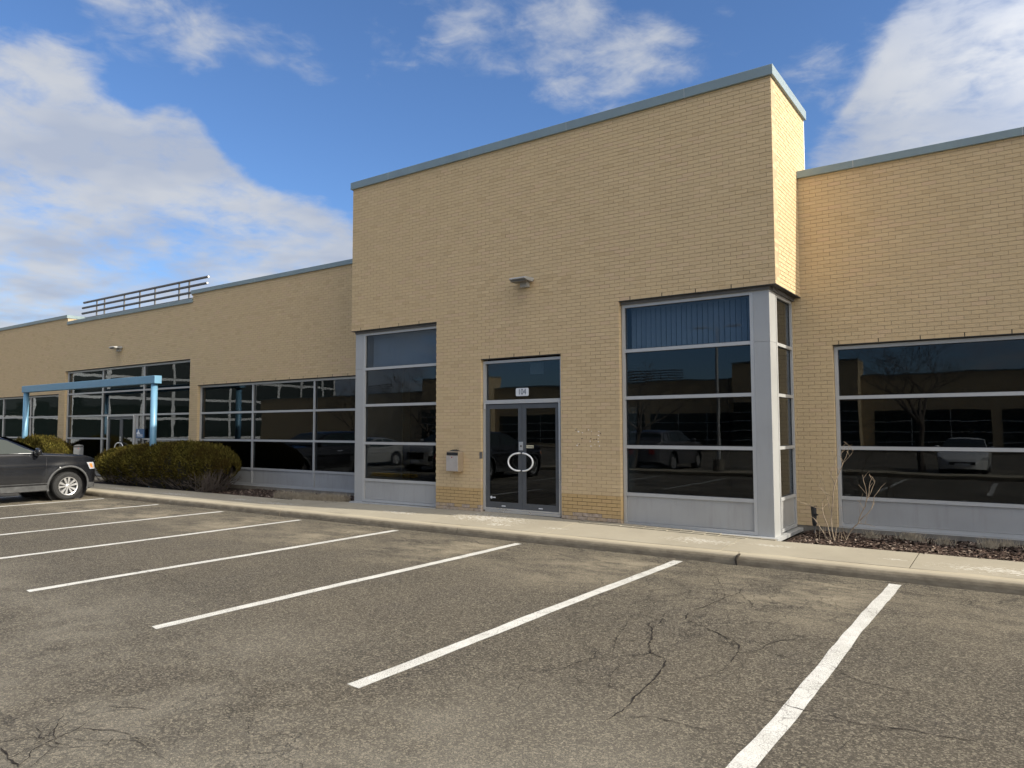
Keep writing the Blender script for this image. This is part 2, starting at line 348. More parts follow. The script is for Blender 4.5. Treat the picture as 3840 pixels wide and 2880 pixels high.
def chip_mat():
    m, t = new_mat('mulch_chip')
    tone = t.n('ShaderNodeAttribute', attribute_name='tone').outputs['Fac']
    r = t.n('ShaderNodeValToRGB', i_Fac=tone); r.color_ramp.elements[0].color = (0.028, 0.019, 0.015, 1); r.color_ramp.elements[1].color = (0.34, 0.27, 0.215, 1)
    e = r.color_ramp.elements.new(0.75); e.color = (0.085, 0.055, 0.042, 1)
    finish(t, r.outputs[0], 0.95, spec=0.2); MATS['mulch_chip'] = m
chip_mat()
def far_brick():
    m, t = new_mat('far_brick'); P = pos(t)
    sep = t.n('ShaderNodeSeparateXYZ', i_0=P)
    v = t.n('ShaderNodeCombineXYZ', i_0=t.math('ADD', sep.outputs[0], sep.outputs[1]), i_1=sep.outputs[2], i_2=0.0)
    b = t.n('ShaderNodeTexBrick', i_Vector=v.outputs[0], i_Scale=1.0)
    b.inputs['Color1'].default_value = (0.46, 0.365, 0.22, 1); b.inputs['Color2'].default_value = (0.42, 0.33, 0.20, 1); b.inputs['Mortar'].default_value = (0.30, 0.25, 0.18, 1)
    b.inputs['Brick Width'].default_value = 0.1955; b.inputs['Row Height'].default_value = 0.0648; b.inputs['Mortar Size'].default_value = 0.009
    finish(t, b.outputs[0], 0.92); MATS['far_brick'] = m
far_brick()

# ------------------------------------------------------------------ mesh helpers
class MB:
    def __init__(s): s.v = []; s.f = []; s.tone = []; s.worn = []
    def face(s, pts, tone=0.5, worn=0.0):
        b = len(s.v); s.v += [tuple(q) for q in pts]; s.f.append(tuple(range(b, b+len(pts)))); s.tone.append(tone); s.worn.append(worn)
    def box(s, x0, x1, y0, y1, z0, z1, tone=0.5, worn=0.0, skip=()):
        b = len(s.v)
        s.v += [(x0, y0, z0), (x1, y0, z0), (x1, y1, z0), (x0, y1, z0), (x0, y0, z1), (x1, y0, z1), (x1, y1, z1), (x0, y1, z1)]
        for k, q in (('b', (0, 3, 2, 1)), ('t', (4, 5, 6, 7)), ('-y', (0, 1, 5, 4)), ('+x', (1, 2, 6, 5)), ('+y', (2, 3, 7, 6)), ('-x', (3, 0, 4, 7))):
            if k in skip: continue
            s.f.append(tuple(b+i for i in q)); s.tone.append(tone); s.worn.append(worn)
    def tube(s, pts, rad, n=8, cap=True, tone=0.5):
        pts = [Vector(q) for q in pts]; rads = rad if isinstance(rad, (list, tuple)) else [rad]*len(pts)
        rings = []; prev = None
        for i, q in enumerate(pts):
            d = (pts[min(i+1, len(pts)-1)] - pts[max(i-1, 0)])
            d = d.normalized() if d.length > 1e-9 else Vector((0, 0, 1))
            if prev is None:
                a = d.cross(Vector((0, 0, 1)));  a = d.cross(Vector((1, 0, 0))) if a.length < 0.05 else a
            else: a = prev - d*prev.dot(d)
            a.normalize(); prev = a; c = d.cross(a)
            b = len(s.v); s.v += [tuple(q + (a*math.cos(2*math.pi*k/n) + c*math.sin(2*math.pi*k/n))*rads[i]) for k in range(n)]; rings.append(b)
        for i in range(len(rings)-1):
            for k in range(n):
                s.f.append((rings[i]+k, rings[i]+(k+1) % n, rings[i+1]+(k+1) % n, rings[i+1]+k)); s.tone.append(tone); s.worn.append(0)
        if cap:
            s.f.append(tuple(rings[0]+k for k in reversed(range(n)))); s.f.append(tuple(rings[-1]+k for k in range(n))); s.tone += [tone, tone]; s.worn += [0, 0]
    def lathe_x(s, prof, n=32, cx=0, cy=0, cz=0):
        """prof: list of (x, r) revolved round the x axis"""
        b = len(s.v)
        for k in range(n):
            a = 2*math.pi*k/n
            s.v += [(cx+x, cy+r*math.cos(a), cz+r*math.sin(a)) for x, r in prof]
        m = len(prof)
        for k in range(n):
            for i in range(m-1):
                s.f.append((b+k*m+i, b+((k+1) % n)*m+i, b+((k+1) % n)*m+i+1, b+k*m+i+1)); s.tone.append(0.5); s.worn.append(0)
    def prism(s, poly, axis, a, b):
        """poly of 2-D points extruded along axis from a to b"""
        def P(q, t): return (t, q[0], q[1]) if axis == 'x' else ((q[0], t, q[1]) if axis == 'y' else (q[0], q[1], t))
        n = len(poly); base = len(s.v)
        s.v += [P(q, a) for q in poly] + [P(q, b) for q in poly]
        s.f.append(tuple(base+i for i in range(n))); s.f.append(tuple(base+n+i for i in reversed(range(n))))
        for i in range(n): s.f.append((base+i, base+n+i, base+n+(i+1) % n, base+(i+1) % n))
        s.tone += [0.5]*(n+2); s.worn += [0]*(n+2)
    def mesh(s, name, smooth=False, recalc=False):
        me = bpy.data.meshes.new(name); me.from_pydata(s.v, [], s.f)
        if any(q != 0.5 for q in s.tone) or any(s.worn):
            a = me.attributes.new('tone', 'FLOAT', 'FACE'); a.data.foreach_set('value', s.tone)
            a = me.attributes.new('worn', 'FLOAT', 'FACE'); a.data.foreach_set('value', s.worn)
        if recalc:
            bm = bmesh.new(); bm.from_mesh(me); bmesh.ops.remove_doubles(bm, verts=bm.verts, dist=1e-5); bmesh.ops.recalc_face_normals(bm, faces=bm.faces); bm.to_mesh(me); bm.free()
        if smooth: me.polygons.foreach_set('use_smooth', [True]*len(me.polygons))
        me.update(); return me
def link(name, me, mat, parent=None, loc=(0, 0, 0)):
    o = bpy.data.objects.new(name, me); COL.objects.link(o); o.location = loc
    if mat and not me.materials: me.materials.append(MATS[mat])
    if parent: o.parent = parent
    return o
def part(name, mb, mat, parent=None, smooth=False, recalc=False, bevel=0.0, loc=(0, 0, 0)):
    o = link(name, mb.mesh(name, smooth, recalc), mat, parent, loc)
    if bevel:
        md = o.modifiers.new('bevel', 'BEVEL'); md.width = bevel; md.segments = 2; md.limit_method = 'ANGLE'
    return o
def empty(name, loc=(0, 0, 0), rz=0.0):
    o = bpy.data.objects.new(name, None); COL.objects.link(o); o.location = loc; o.rotation_euler.z = rz; o.empty_display_size = 0.2; return o
def tag(o, label=None, cat=None, group=None, kind=None):
    if label: o['label'] = label
    if cat: o['category'] = cat
    if group: o['group'] = group
    if kind: o['kind'] = kind
    return o
def text_mesh(body, size, extrude=0.002):
    cu = bpy.data.curves.new('lettering', 'FONT'); cu.body = body; cu.size = size; cu.extrude = extrude; cu.align_x = 'CENTER'; cu.align_y = 'CENTER'
    o = bpy.data.objects.new('lettering', cu); COL.objects.link(o)
    dg = bpy.context.evaluated_depsgraph_get(); me = bpy.data.meshes.new_from_object(o.evaluated_get(dg))
    bpy.data.objects.remove(o); return me
def letters(name, body, size, loc, mat, parent, sx=1.0):
    """lettering standing upright on a face that looks towards -y"""
    o = link(name, text_mesh(body, size), mat, parent, loc); o.rotation_euler = (R(90), 0, 0); o.scale = (sx, 1, 1); return o
def lerp(tab, x):
    if x <= tab[0][0]: return tab[0][1]
    for (a, p), (b, q) in zip(tab, tab[1:]):
        if x <= b: return p + (q-p)*(x-a)/(b-a)
    return tab[-1][1]

# ------------------------------------------------------------------ ground, kerb, walk
D = 1.486                    # plane of the set-back walls; the bay stands at y = 0
KF = -1.272                  # kerb face
WALKZ = [(-40, .20), (-1.5, .205), (1.0, .255), (4.0, .272), (6.7, .252), (9.3, .205), (40, .20)]
g = MB(); g.face([(-400, -400, 0), (400, -400, 0), (400, 400, 0), (-400, 400, 0)])
lot = tag(part('parking_lot', g, 'asphalt'), kind='structure')
# the worn joints and alligator cracks: width at the middle, points on the ground
CRACKS = [
    (0.022, [(9.63, -2.6), (9.69, -2.92), (9.63, -3.25), (9.61, -3.64), (9.56, -4.15), (9.62, -4.38), (9.86, -4.52), (10.05, -4.67), (10.26, -4.84), (10.34, -4.95), (10.39, -5.15), (10.43, -5.52)]),
    (0.026, [(9.37, -4.71), (9.51, -4.91), (9.6, -5.12), (9.7, -5.4), (9.79, -5.57), (9.96, -5.64), (10.02, -5.81), (10.07, -6.07), (10.12, -6.45), (10.16, -6.74), (10.16, -6.95), (10.17, -7.15)]),
    (0.014, [(9.79, -5.57), (9.69, -5.71), (9.6, -5.85), (9.44, -6.0), (9.38, -6.42), (9.23, -6.51), (9.09, -6.59)]),
    (0.014, [(9.49, -4.88), (9.47, -4.64), (9.39, -4.38), (9.37, -4.06), (9.32, -3.85)]),
    (0.013, [(9.49, -4.88), (9.3, -4.7), (9.21, -4.82), (9.3, -5.15), (9.51, -5.69)]),
    (0.014, [(9.69, -2.92), (9.8, -3.13), (9.98, -3.39), (10.03, -3.6)]),
    (0.012, [(8.53, -1.47), (8.9, -1.92), (9.22, -2.32), (9.45, -2.8), (9.63, -3.25)]),
    (0.015, [(10.66, -6.05), (10.88, -6.1), (11.02, -6.1), (11.15, -6.14), (11.34, -6.13), (11.5, -6.18), (11.62, -6.14), (11.81, -6.09), (12.0, -6.08), (12.17, -6.06), (12.36, -6.07)]),
    (0.014, [(11.08, -5.04), (11.17, -5.14), (11.32, -5.3), (11.51, -5.34), (11.63, -5.37), (11.74, -5.38)]),
    (0.01, [(10.39, -5.15), (10.51, -5.07), (10.69, -5.02), (10.87, -5.18), (11.0, -5.29)]),
    (0.01, [(10.07, -6.07), (10.26, -6.18), (10.37, -5.92), (10.43, -5.69), (10.43, -5.52)]),
    (0.01, [(9.52, -6.39), (9.65, -6.52), (9.84, -6.47), (10.07, -6.48)]),
    (0.01, [(8.53, -1.47), (9.15, -2.02), (9.78, -2.18), (10.32, -2.2), (11.02, -2.29), (11.28, -2.18), (11.91, -1.93), (12.35, -1.78)]),
    (0.009, [(8.07, -1.46), (8.89, -1.73), (9.54, -1.84), (10.14, -2.01), (10.8, -2.09), (11.28, -1.83), (11.8, -1.75), (12.35, -1.53)]),
    (0.008, [(8.41, -1.76), (9.22, -2.23), (9.55, -2.34), (10.13, -2.48), (10.47, -2.32), (11.03, -2.35)]),
    (0.008, [(11.22, -1.87), (11.48, -1.91), (11.81, -2.0), (12.35, -1.88)]),
    (0.009, [(5.8, -1.42), (6.63, -1.45), (7.36, -1.42), (7.91, -1.34)]),
    (0.01, [(5.34, -3.03), (5.45, -2.41), (6.35, -2.62), (6.94, -2.76), (7.16, -2.54), (7.49, -2.87)]),
    (0.008, [(5.94, -1.83), (6.4, -1.92), (7.01, -1.88), (7.56, -1.8), (7.95, -1.67)]),
    (0.008, [(4.06, -2.61), (4.54, -2.45), (5.36, -2.55), (6.25, -2.83), (6.77, -2.87)]),
    (0.007, [(4.45, -3.02), (4.91, -2.86), (5.51, -2.91), (6.21, -3.12)]),
    (0.02, [(7.4, -9.45), (7.49, -9.46), (7.6, -9.49), (7.68, -9.49), (7.77, -9.5)]),
    (0.012, [(7.42, -9.07), (7.48, -9.04), (7.63, -8.98), (7.75, -8.93), (7.89, -8.93), (7.97, -8.91), (8.01, -8.87)]),
    (0.012, [(7.24, -9.2), (7.32, -9.21), (7.4, -9.24), (7.46, -9.24), (7.5, -9.24), (7.61, -9.23), (7.73, -9.2)]),
    (0.01, [(7.22, -8.77), (7.31, -8.74), (7.38, -8.69), (7.5, -8.65), (7.62, -8.6)]),
    (0.014, [(1.81, -6.42), (2.04, -6.23), (2.36, -6.11), (2.94, -6.13), (3.22, -6.13), (3.5, -6.2), (3.46, -5.96)]),
    (0.01, [(3.5, -6.2), (3.61, -6.38), (3.66, -6.66), (3.76, -7.04)]),
    (0.01, [(2.65, -3.27), (3.63, -3.44), (4.07, -3.28), (5.03, -3.47), (5.54, -3.34)]),
    (0.008, [(2.0, -2.43), (3.57, -2.8), (4.59, -3.05), (5.23, -2.98)]),
    (0.009, [(-0.35, -2.48), (0.33, -2.43), (1.36, -2.69), (2.22, -2.62)]),
    (0.008, [(-0.72, -4.28), (-0.67, -3.51), (-0.7, -2.5), (-1.22, -1.71)]),
    (0.008, [(-4.58, -1.78), (-2.37, -2.23), (-1.93, -1.68)]),
    (0.011, [(8.64, -8.66), (8.7, -8.64), (8.78, -8.56), (8.88, -8.44)])]
def crack_line(wd, pts, seed):
    rnd = random.Random(seed); fine = []
    for (ax, ay), (bx2, by2) in zip(pts, pts[1:]):
        n = max(2, int(math.hypot(bx2-ax, by2-ay)/.045)); nx, ny = -(by2-ay), bx2-ax; ln = math.hypot(nx, ny) or 1
        off = 0.0
        for i in range(n):
            t = i/n; off = off*.7 + rnd.uniform(-.011, .011)
            fine.append((ax+(bx2-ax)*t + nx/ln*off*math.sin(math.pi*t)**.5 + rnd.uniform(-.003, .003), ay+(by2-ay)*t + ny/ln*off*math.sin(math.pi*t)**.5 + rnd.uniform(-.003, .003)))
    fine.append(pts[-1]); m = MB(); N = len(fine); prev = None
    for i, (x, y) in enumerate(fine):
        a = fine[max(0, i-1)]; b = fine[min(N-1, i+1)]; dx, dy = b[0]-a[0], b[1]-a[1]; ln = math.hypot(dx, dy) or 1
        h = wd*.38*rnd.uniform(.15, 1.0)**1.2*min(1, .25+4*min(i, N-1-i)/N)
        q = ((x-dy/ln*h, y+dx/ln*h, .0055), (x+dy/ln*h, y-dx/ln*h, .0055))
        if prev: m.face([prev[0], prev[1], q[1], q[0]])
        prev = q
    part('crack', m, 'crack_fill', lot)
rc = random.Random(9)
for i, (wd, pts) in enumerate(CRACKS):
    crack_line(wd, pts, 300+i)
    for k in range(2 if len(pts) < 7 else 5):               # side cracks running off the main one
        j = rc.randrange(1, len(pts)); a = pts[j]; ang = rc.uniform(0, 2*math.pi); q = [a]; L = rc.uniform(.10, .28)
        for _ in range(rc.choice([2, 3, 4])): ang += rc.uniform(-.7, .7); q.append((q[-1][0]+L*math.cos(ang), min(-1.32, q[-1][1]+L*math.sin(ang))))
        crack_line(wd*.6, q, 900+i*7+k)
def stripe(x, y0, y1, wd=0.135, seed=0):
    rnd = random.Random(seed); n = 40; L = []; Rr = []
    dl = dr = 0
    for i in range(n+1):
        y = y0 + (y1-y0)*i/n; dl = dl*.6 + rnd.uniform(-.005, .005); dr = dr*.6 + rnd.uniform(-.005, .005)
        xs = x + .009*math.sin(i*.21+seed)
        L.append((xs-wd/2+dl, y + rnd.uniform(-.01, .01) - (0.03 if i == 0 else 0), .004)); Rr.append((xs+wd/2+dr, y - (0.05 if i == 0 else 0), .004))
    m = MB()
    for i in range(n): m.face([L[i], Rr[i], Rr[i+1], L[i+1]])
    tag(part('parking_line', m, 'line_paint'), kind='structure')
for i in range(-4, 13): stripe(11.075-2.743*i, -7.5, -1.44, seed=i+50)
for i in range(-4, 14): stripe(11.55-2.743*i, -15.0, -9.3, seed=i+90) if i not in (7,) else None
# kerb in lengths with joints
kerb = empty('kerb', (0, KF, 0)); tag(kerb, kind='structure')
prof = [(0.0, -.05), (0.010, .060), (0.018, .092), (0.034, .122), (0.058, .145), (0.088, .158), (.118, .164), (.118, -.05)]
kj = [-40, -31, -22.4, -17, -11.9, -8.99, -4.9, -0.80, 4.14, 9.117, 14.0, 19, 26, 40]
for a, b in zip(kj, kj[1:]):
    m = MB(); n = max(2, int((b-a)/.5)); rr = random.Random(int(a*7)); base = None; xs = [a+.006+(b-a-.012)*i/n for i in range(n+1)]
    for xx in xs:
        dz = rr.uniform(-.003, .003); dy = rr.uniform(-.003, .003)
        m.v += [(xx, q[0]+dy, q[1]+(dz if q[1] > 0 else 0)) for q in prof]
    k = len(prof)
    for i in range(n):
        for j in range(k-1): m.f.append((i*k+j, (i+1)*k+j, (i+1)*k+j+1, i*k+j+1))
    m.f += [tuple(range(k)), tuple(n*k+j for j in reversed(range(k)))]
    m.tone = [.5]*len(m.f); m.worn = [0]*len(m.f)
    part('kerb_length', m, 'concrete_kerb', kerb, recalc=True)
# broken joint: a dark chip in the kerb
m = MB(); m.tube([(9.117, .004, -.0), (9.112, .006, .07), (9.125, .018, .125), (9.15, .05, .150)], [.016, .024, .020, .008], 6)
part('chip', m, 'mortar_dark', kerb)
walk = empty('sidewalk', (0, 0, 0)); tag(walk, kind='structure')
wj = [-40, -35, -30.4, -25.8, -21.2, -18.4, -15.6, -13.0, -10.2, -7.4, -4.7, -2.0, .65, 3.3, 5.95, 8.85, 11.2, 13.9, 16.6, 19.3, 22, 25, 28, 31, 35, 40]
def slab(x0, x1, yb, mat='concrete_walk', name='slab'):
    m = MB(); n = 4; y0 = KF+.128
    xs = [x0+.007+(x1-x0-.014)*i/n for i in range(n+1)]
    for xx in xs:
        zb = lerp(WALKZ, xx); yy = yb
        m.v += [(xx, y0, -.02), (xx, y0, .164), (xx, yy, .164+(zb-.164)*min(1, (yy-y0)/(0-y0))), (xx, yy, -.02)]
    for i in range(n):
        for j in range(3): m.f.append((i*4+j, i*4+j+1, (i+1)*4+j+1, (i+1)*4+j))
    m.f += [(0, 1, 2, 3), (n*4+3, n*4+2, n*4+1, n*4)]
    m.tone = [.5]*len(m.f); m.worn = [0]*len(m.f)
    return part(name, m, mat, walk, recalc=True)
for a, b in zip(wj, wj[1:]):
    c = (a+b)/2
    yb = -.12
    if -.9 < c < 9.3: yb = .09
    if -14.6 < c < -12.4: yb = D-.02
    slab(a, b, yb)
m = MB(); m.box(-40, 40, KF+.119, KF+.127, -.05, .158); part('joint_filler', m, 'mortar_dark', walk)
# small paver row along the foot of the right bay window
rr = random.Random(3); xx = 6.0
while xx < 9.15:
    L = rr.uniform(.19, .23); zb = lerp(WALKZ, xx)
    for row in range(2):
        y0 = -.20 + .095*row
        m = MB(); zt = zb + .004 + rr.uniform(-.003, .004) - .012*(1-row)
        m.box(xx+.004, xx+L-.004, y0+.004, y0+.088, zb-.06, zt); part('paver', m, 'concrete_walk', walk)
    xx += L
# beds
def bed(x0, x1):
    m = MB(); nx = int((x1-x0)/.2); ny = 8; rr = random.Random(int(x0*10))
    for i in range(nx+1):
        for j in range(ny+1):
            y = -.125 + (D+.02+.125)*j/ny
            m.v.append((x0+(x1-x0)*i/nx, y, lerp(WALKZ, x0+(x1-x0)*i/nx) - .045 + (.012+.02*rr.random() if 0 < j < ny else 0)))
    for i in range(nx):
        for j in range(ny): m.f.append((i*(ny+1)+j, (i+1)*(ny+1)+j, (i+1)*(ny+1)+j+1, i*(ny+1)+j+1))
    m.tone = [.5]*len(m.f); m.worn = [0]*len(m.f)
    tag(part('planting_bed', m, 'bed_soil'), kind='structure')
bed(9.42, 30); bed(-12.4, -.02); bed(-30, -14.6)
def chips(x0, x1, y0, y1, n, seed):
    m = MB(); rr = random.Random(seed)
    for _ in range(n):
        x = rr.uniform(x0, x1); y = rr.uniform(y0, y1)
        z = lerp(WALKZ, x) - .035 + rr.random()*.028
        L = rr.uniform(.012, .045); wd = rr.uniform(.005, .014); a = rr.uniform(0, math.pi); tl = rr.uniform(-.4, .4)
        dx, dy = math.cos(a)*L, math.sin(a)*L; nx, ny = -math.sin(a)*wd, math.cos(a)*wd
        t = rr.random()**1.2; dz = tl*L
        p4 = [(x-dx-nx, y-dy-ny, z-dz), (x+dx-nx, y+dy-ny, z+dz), (x+dx+nx, y+dy+ny, z+dz+.004), (x-dx+nx, y-dy+ny, z-dz+.004)]
        m.face(p4, t); m.face([(q[0], q[1], q[2]-.006) for q in reversed(p4)], t)
    tag(part('wood_mulch', m, 'mulch_chip'), 'dark brown wood chip mulch spread in the planting bed', 'mulch', kind='stuff')
chips(9.45, 13.2, -.12, 1.45, 9000, 5); chips(-5.4, -.1, -.12, 1.45, 5000, 6)

# ------------------------------------------------------------------ the office building
BL, BH = 0.1955, 0.0648
XR, ZTOP = 9.385, 114*BH
bld = empty('office_building', (0, 0, 0))
tag(bld, 'long low tan brick office building with blue grey metal coping and dark glazing', 'building')
SINGLE = []                                      # candidates for bricks built one by one
def brick_wall(name, label, x0, x1, plane, k0, ktop, openings, worn_piers=(), corner_hi=False, corner_lo=False):
    """a wall looking towards -y: mortar body with recessed joints and every brick as a block"""
    wall = MB(); rnd = random.Random(int(abs(x0)*13)+int(plane*7))
    kt = ktop if callable(ktop) else (lambda x: ktop)
    # mortar body, cut round the openings
    xs = sorted({x0, x1} | {q for o in openings for q in o[:2] if x0 < q < x1} | {q for q in (-17.4, -8.93) if x0 < q < x1})
    for a, b in zip(xs, xs[1:]):
        c = (a+b)/2; zt = kt(c)*BH
        spans = [(k0*BH, zt)]
        for o in openings:
            if o[0] < c < o[1]:
                spans = [s2 for s in spans for s2 in ((s[0], min(s[1], o[2]*BH)), (max(s[0], o[3]*BH), s[1])) if s2[1]-s2[0] > 1e-4]
        for z0, z1 in spans:
            ea = .005 if any(abs(a-o[1]) < 1e-6 and o[2]*BH < z1 and o[3]*BH > z0 for o in openings) else 0
            eb = .005 if any(abs(b-o[0]) < 1e-6 and o[2]*BH < z1 and o[3]*BH > z0 for o in openings) else 0
            wall.box(a+ea, b-eb, plane+.0055, plane+.235, z0 + (.004 if z0 > k0*BH+.01 else 0), z1)
    w_o = part('wall', wall, 'mortar', bld); tag(w_o, label)
    mass = MB()
    kmax = max(kt(x0+.1), kt(x1-.1), kt((x0+x1)/2))
    for k in range(k0, kmax):
        z0 = k*BH + .0036; z1 = (k+1)*BH - .0036
        segs = [(x0, x1)]
        for o in openings:
            if o[2] <= k < o[3]: segs = [s2 for s in segs for s2 in ((s[0], min(s[1], o[0])), (max(s[0], o[1]), s[1])) if s2[1]-s2[0] > .02]
        n0 = int(math.floor((x0 - 40)/BL))
        off = (BL/2 if k % 2 else 0.0)
        for a, b in segs:
            i = int(math.floor((a-off)/BL + 1e-6))
            while i*BL+off < b - 1e-6:
                p, q = max(a, i*BL+off), min(b, (i+1)*BL+off); i += 1
                if q-p < .03 or k >= kt((p+q)/2): continue
                if corner_hi and k % 2 and abs(q-x1) < 1e-3: continue     # the side wall's brick shows its end here
                if corner_lo and k % 2 and abs(p-x0) < 1e-3: continue
                dz = 0.0; wn = 0.0
                for (wa, wb) in worn_piers:
                    if wa-.01 < (p+q)/2 < wb+.01 and k < 11:
                        wn = .5 if k > 5 else (rnd.choice([.55, .8, 1.0]) if k == 5 else rnd.choice([.85, 1.0]))
                e0 = .0034 if p > a+1e-4 else 0; e1 = .0034 if q < b-1e-4 else 0
                yy = plane + rnd.uniform(-.0016, .0016)
                full = abs(q-p-BL) < 1e-3 and wn == 0
                if full and e0 and e1: SINGLE.append((w_o, p, plane, yy, k, mass, rnd.random()))
                else: mass.box(p+e0, q-e1, yy, plane+.094, z0, z1, rnd.random(), wn, skip=('+y',))
    return w_o, mass
LOW = lambda x: 91 if -17.4 < x < -8.93 else 95
op_left = [(-8.54, -.48, 0, 50), (-17.45, -8.98, 0, 63), (-26.0, -17.95, 0, 50)]
op_right = [(9.87, 17.93, 0, 50)]
op_bay = [(0.0, 2.536, 0, 63), (3.699, 5.535, 0, 50), (6.72, XR, 0, 63)]
walls = []
walls.append(brick_wall('wall', 'set back tan brick wall left of the entrance bay', -30, BL, D, 4, LOW, op_left))
walls.append(brick_wall('wall', 'set back tan brick wall right of the entrance bay', XR-BL, 30, D, 4, 95, op_right))
walls.append(brick_wall('wall', 'tall projecting tan brick front of the entrance bay', 0.0, XR, 0.0, 3, 114, op_bay, [(2.536, 3.699), (5.535, 6.72)], True, True))
def side_wall(xp, sgn, label):
    wall = MB(); mass = MB(); rnd = random.Random(77+sgn)
    a, b = sorted((xp - sgn*.0055, xp - sgn*.235))
    wall.box(a, b, .236, 2.02, 63*BH, ZTOP); w_o = part('wall', wall, 'mortar', bld); tag(w_o, label)
    for k in range(63, 114):
        y = 0.0 if k % 2 else .0985
        while y < 2.02-.02:
            q = min(2.02, y+BL-.009); xx = xp + rnd.uniform(-.0015, .0015)
            x0, x1 = sorted((xx, xp - sgn*.094))
            mass.box(x0, x1, y, q, k*BH+.0045, (k+1)*BH-.0045, rnd.random(), 0); y += BL
    part('brickwork', mass, 'brick', w_o)['kind'] = 'stuff'
side_wall(XR, 1, 'sunlit tan brick side of the entrance bay'); side_wall(0.0, -1, 'tan brick side of the entrance bay hidden from the sun')
# the three hundred bricks that show largest become parts of their own
def bscore(s):
    c = Vector((s[1]+BL/2, s[2], (s[4]+.5)*BH)); d = c-CAM
    u, v_, f_ = d.dot(_r3), d.dot(_u3), d.dot(_f2)
    if f_ < .5 or abs(u/f_) > .66 or abs(v_/f_) > .5: return 0
    return abs(d.normalized().y)/d.length_squared
SINGLE.sort(key=bscore, reverse=True)
bm_ = MB(); bm_.box(.0034, BL-.0034, 0, .094, .0036, BH-.0036); brick_me = bm_.mesh('brick'); brick_me.materials.append(MATS['brick_single'])
for i, (w_o, p, plane, yy, k, mass, tn) in enumerate(SINGLE):
    if i < 290:
        o = bpy.data.objects.new('brick', brick_me); COL.objects.link(o); o.parent = w_o; o.location = (p, yy, k*BH)
    else: mass.box(p+.0034, p+BL-.0034, yy, plane+.094, k*BH+.0036, (k+1)*BH-.0036, tn, 0, skip=('+y',))
for w_o, mass in walls: part('brickwork', mass, 'brick', w_o)['kind'] = 'stuff'
# dark joints low on the entrance piers
for a, b in ((2.536, 3.699), (5.535, 6.72)):
    m = MB(); m.box(a+.006, b-.006, .0045, .05, 3*BH, 11*BH-.01); part('open_joints', m, 'mortar_dark', bld)
# weep holes over the openings
def weeps(xs, plane, k):
    for x in xs:
        m = MB(); m.box(x-.0055, x+.0055, plane-.0025, plane+.05, k*BH+.002, (k+1)*BH-.001); part('weep_hole', m, 'weep', bld)
def on_joint(a, b, k, start):
    off = (BL/2 if k % 2 else 0); i = math.ceil((a+start-off)/BL); out = []
    while i*BL+off < b-.06: out.append(i*BL+off); i += 3
    return out
weeps(on_joint(9.87, 17.9, 50, .1), D, 50); weeps(on_joint(-8.5, -.5, 50, .1), D, 50)
weeps(on_joint(0, 2.5, 63, .1), 0, 63); weeps(on_joint(3.7, 5.5, 50, .1), 0, 50); weeps(on_joint(6.72, 9.3, 63, .05), 0, 63)
# foundation and lintels
for a, b, yy in ((-30, -17.5, D+.012), (-8.95, 0, D+.012), (XR-.3, 30, D+.012)): m = MB(); m.box(a, b, yy, yy+.2, -.1, 4*BH-.002); part('foundation', m, 'concrete_base', bld)
for a, b in ((2.545, 3.69), (5.545, 6.71)): m = MB(); m.box(a, b, .016, .2, 0, 3*BH); part('foundation', m, 'mortar_dark', bld)
def lintel(x0, x1, plane, k):
    m = MB(); z = k*BH; m.box(x0+.006, x1-.006, plane-.003, plane+.10, z-.008, z+.0035); part('lintel', m, 'lintel', bld)
lintel(-8.54, -.48, D, 50); lintel(-17.45, -8.98, D, 63); lintel(-26, -17.95, D, 50); lintel(9.87, 17.93, D, 50); lintel(3.699, 5.535, 0, 50)
zs = 63*BH
m = MB(); m.box(-.004, 2.53, -.004, .30, zs-.010, zs+.0035); m.box(-.004, .14, .30, D, zs-.010, zs+.0035); part('lintel', m, 'lintel', bld)
m = MB(); m.box(6.726, XR+.006, -.004, .30, zs-.010, zs+.0035); m.box(9.15, XR+.006, .30, D, zs-.010, zs+.0035); part('lintel', m, 'lintel', bld)
for q in ((.05, 2.53, .06, .20), (6.73, 9.27, .06, .20), (9.2, 9.29, .201, D-.01)): m = MB(); m.box(*q, zs-.06, zs-.011); part('soffit', m, 'soffit', bld)

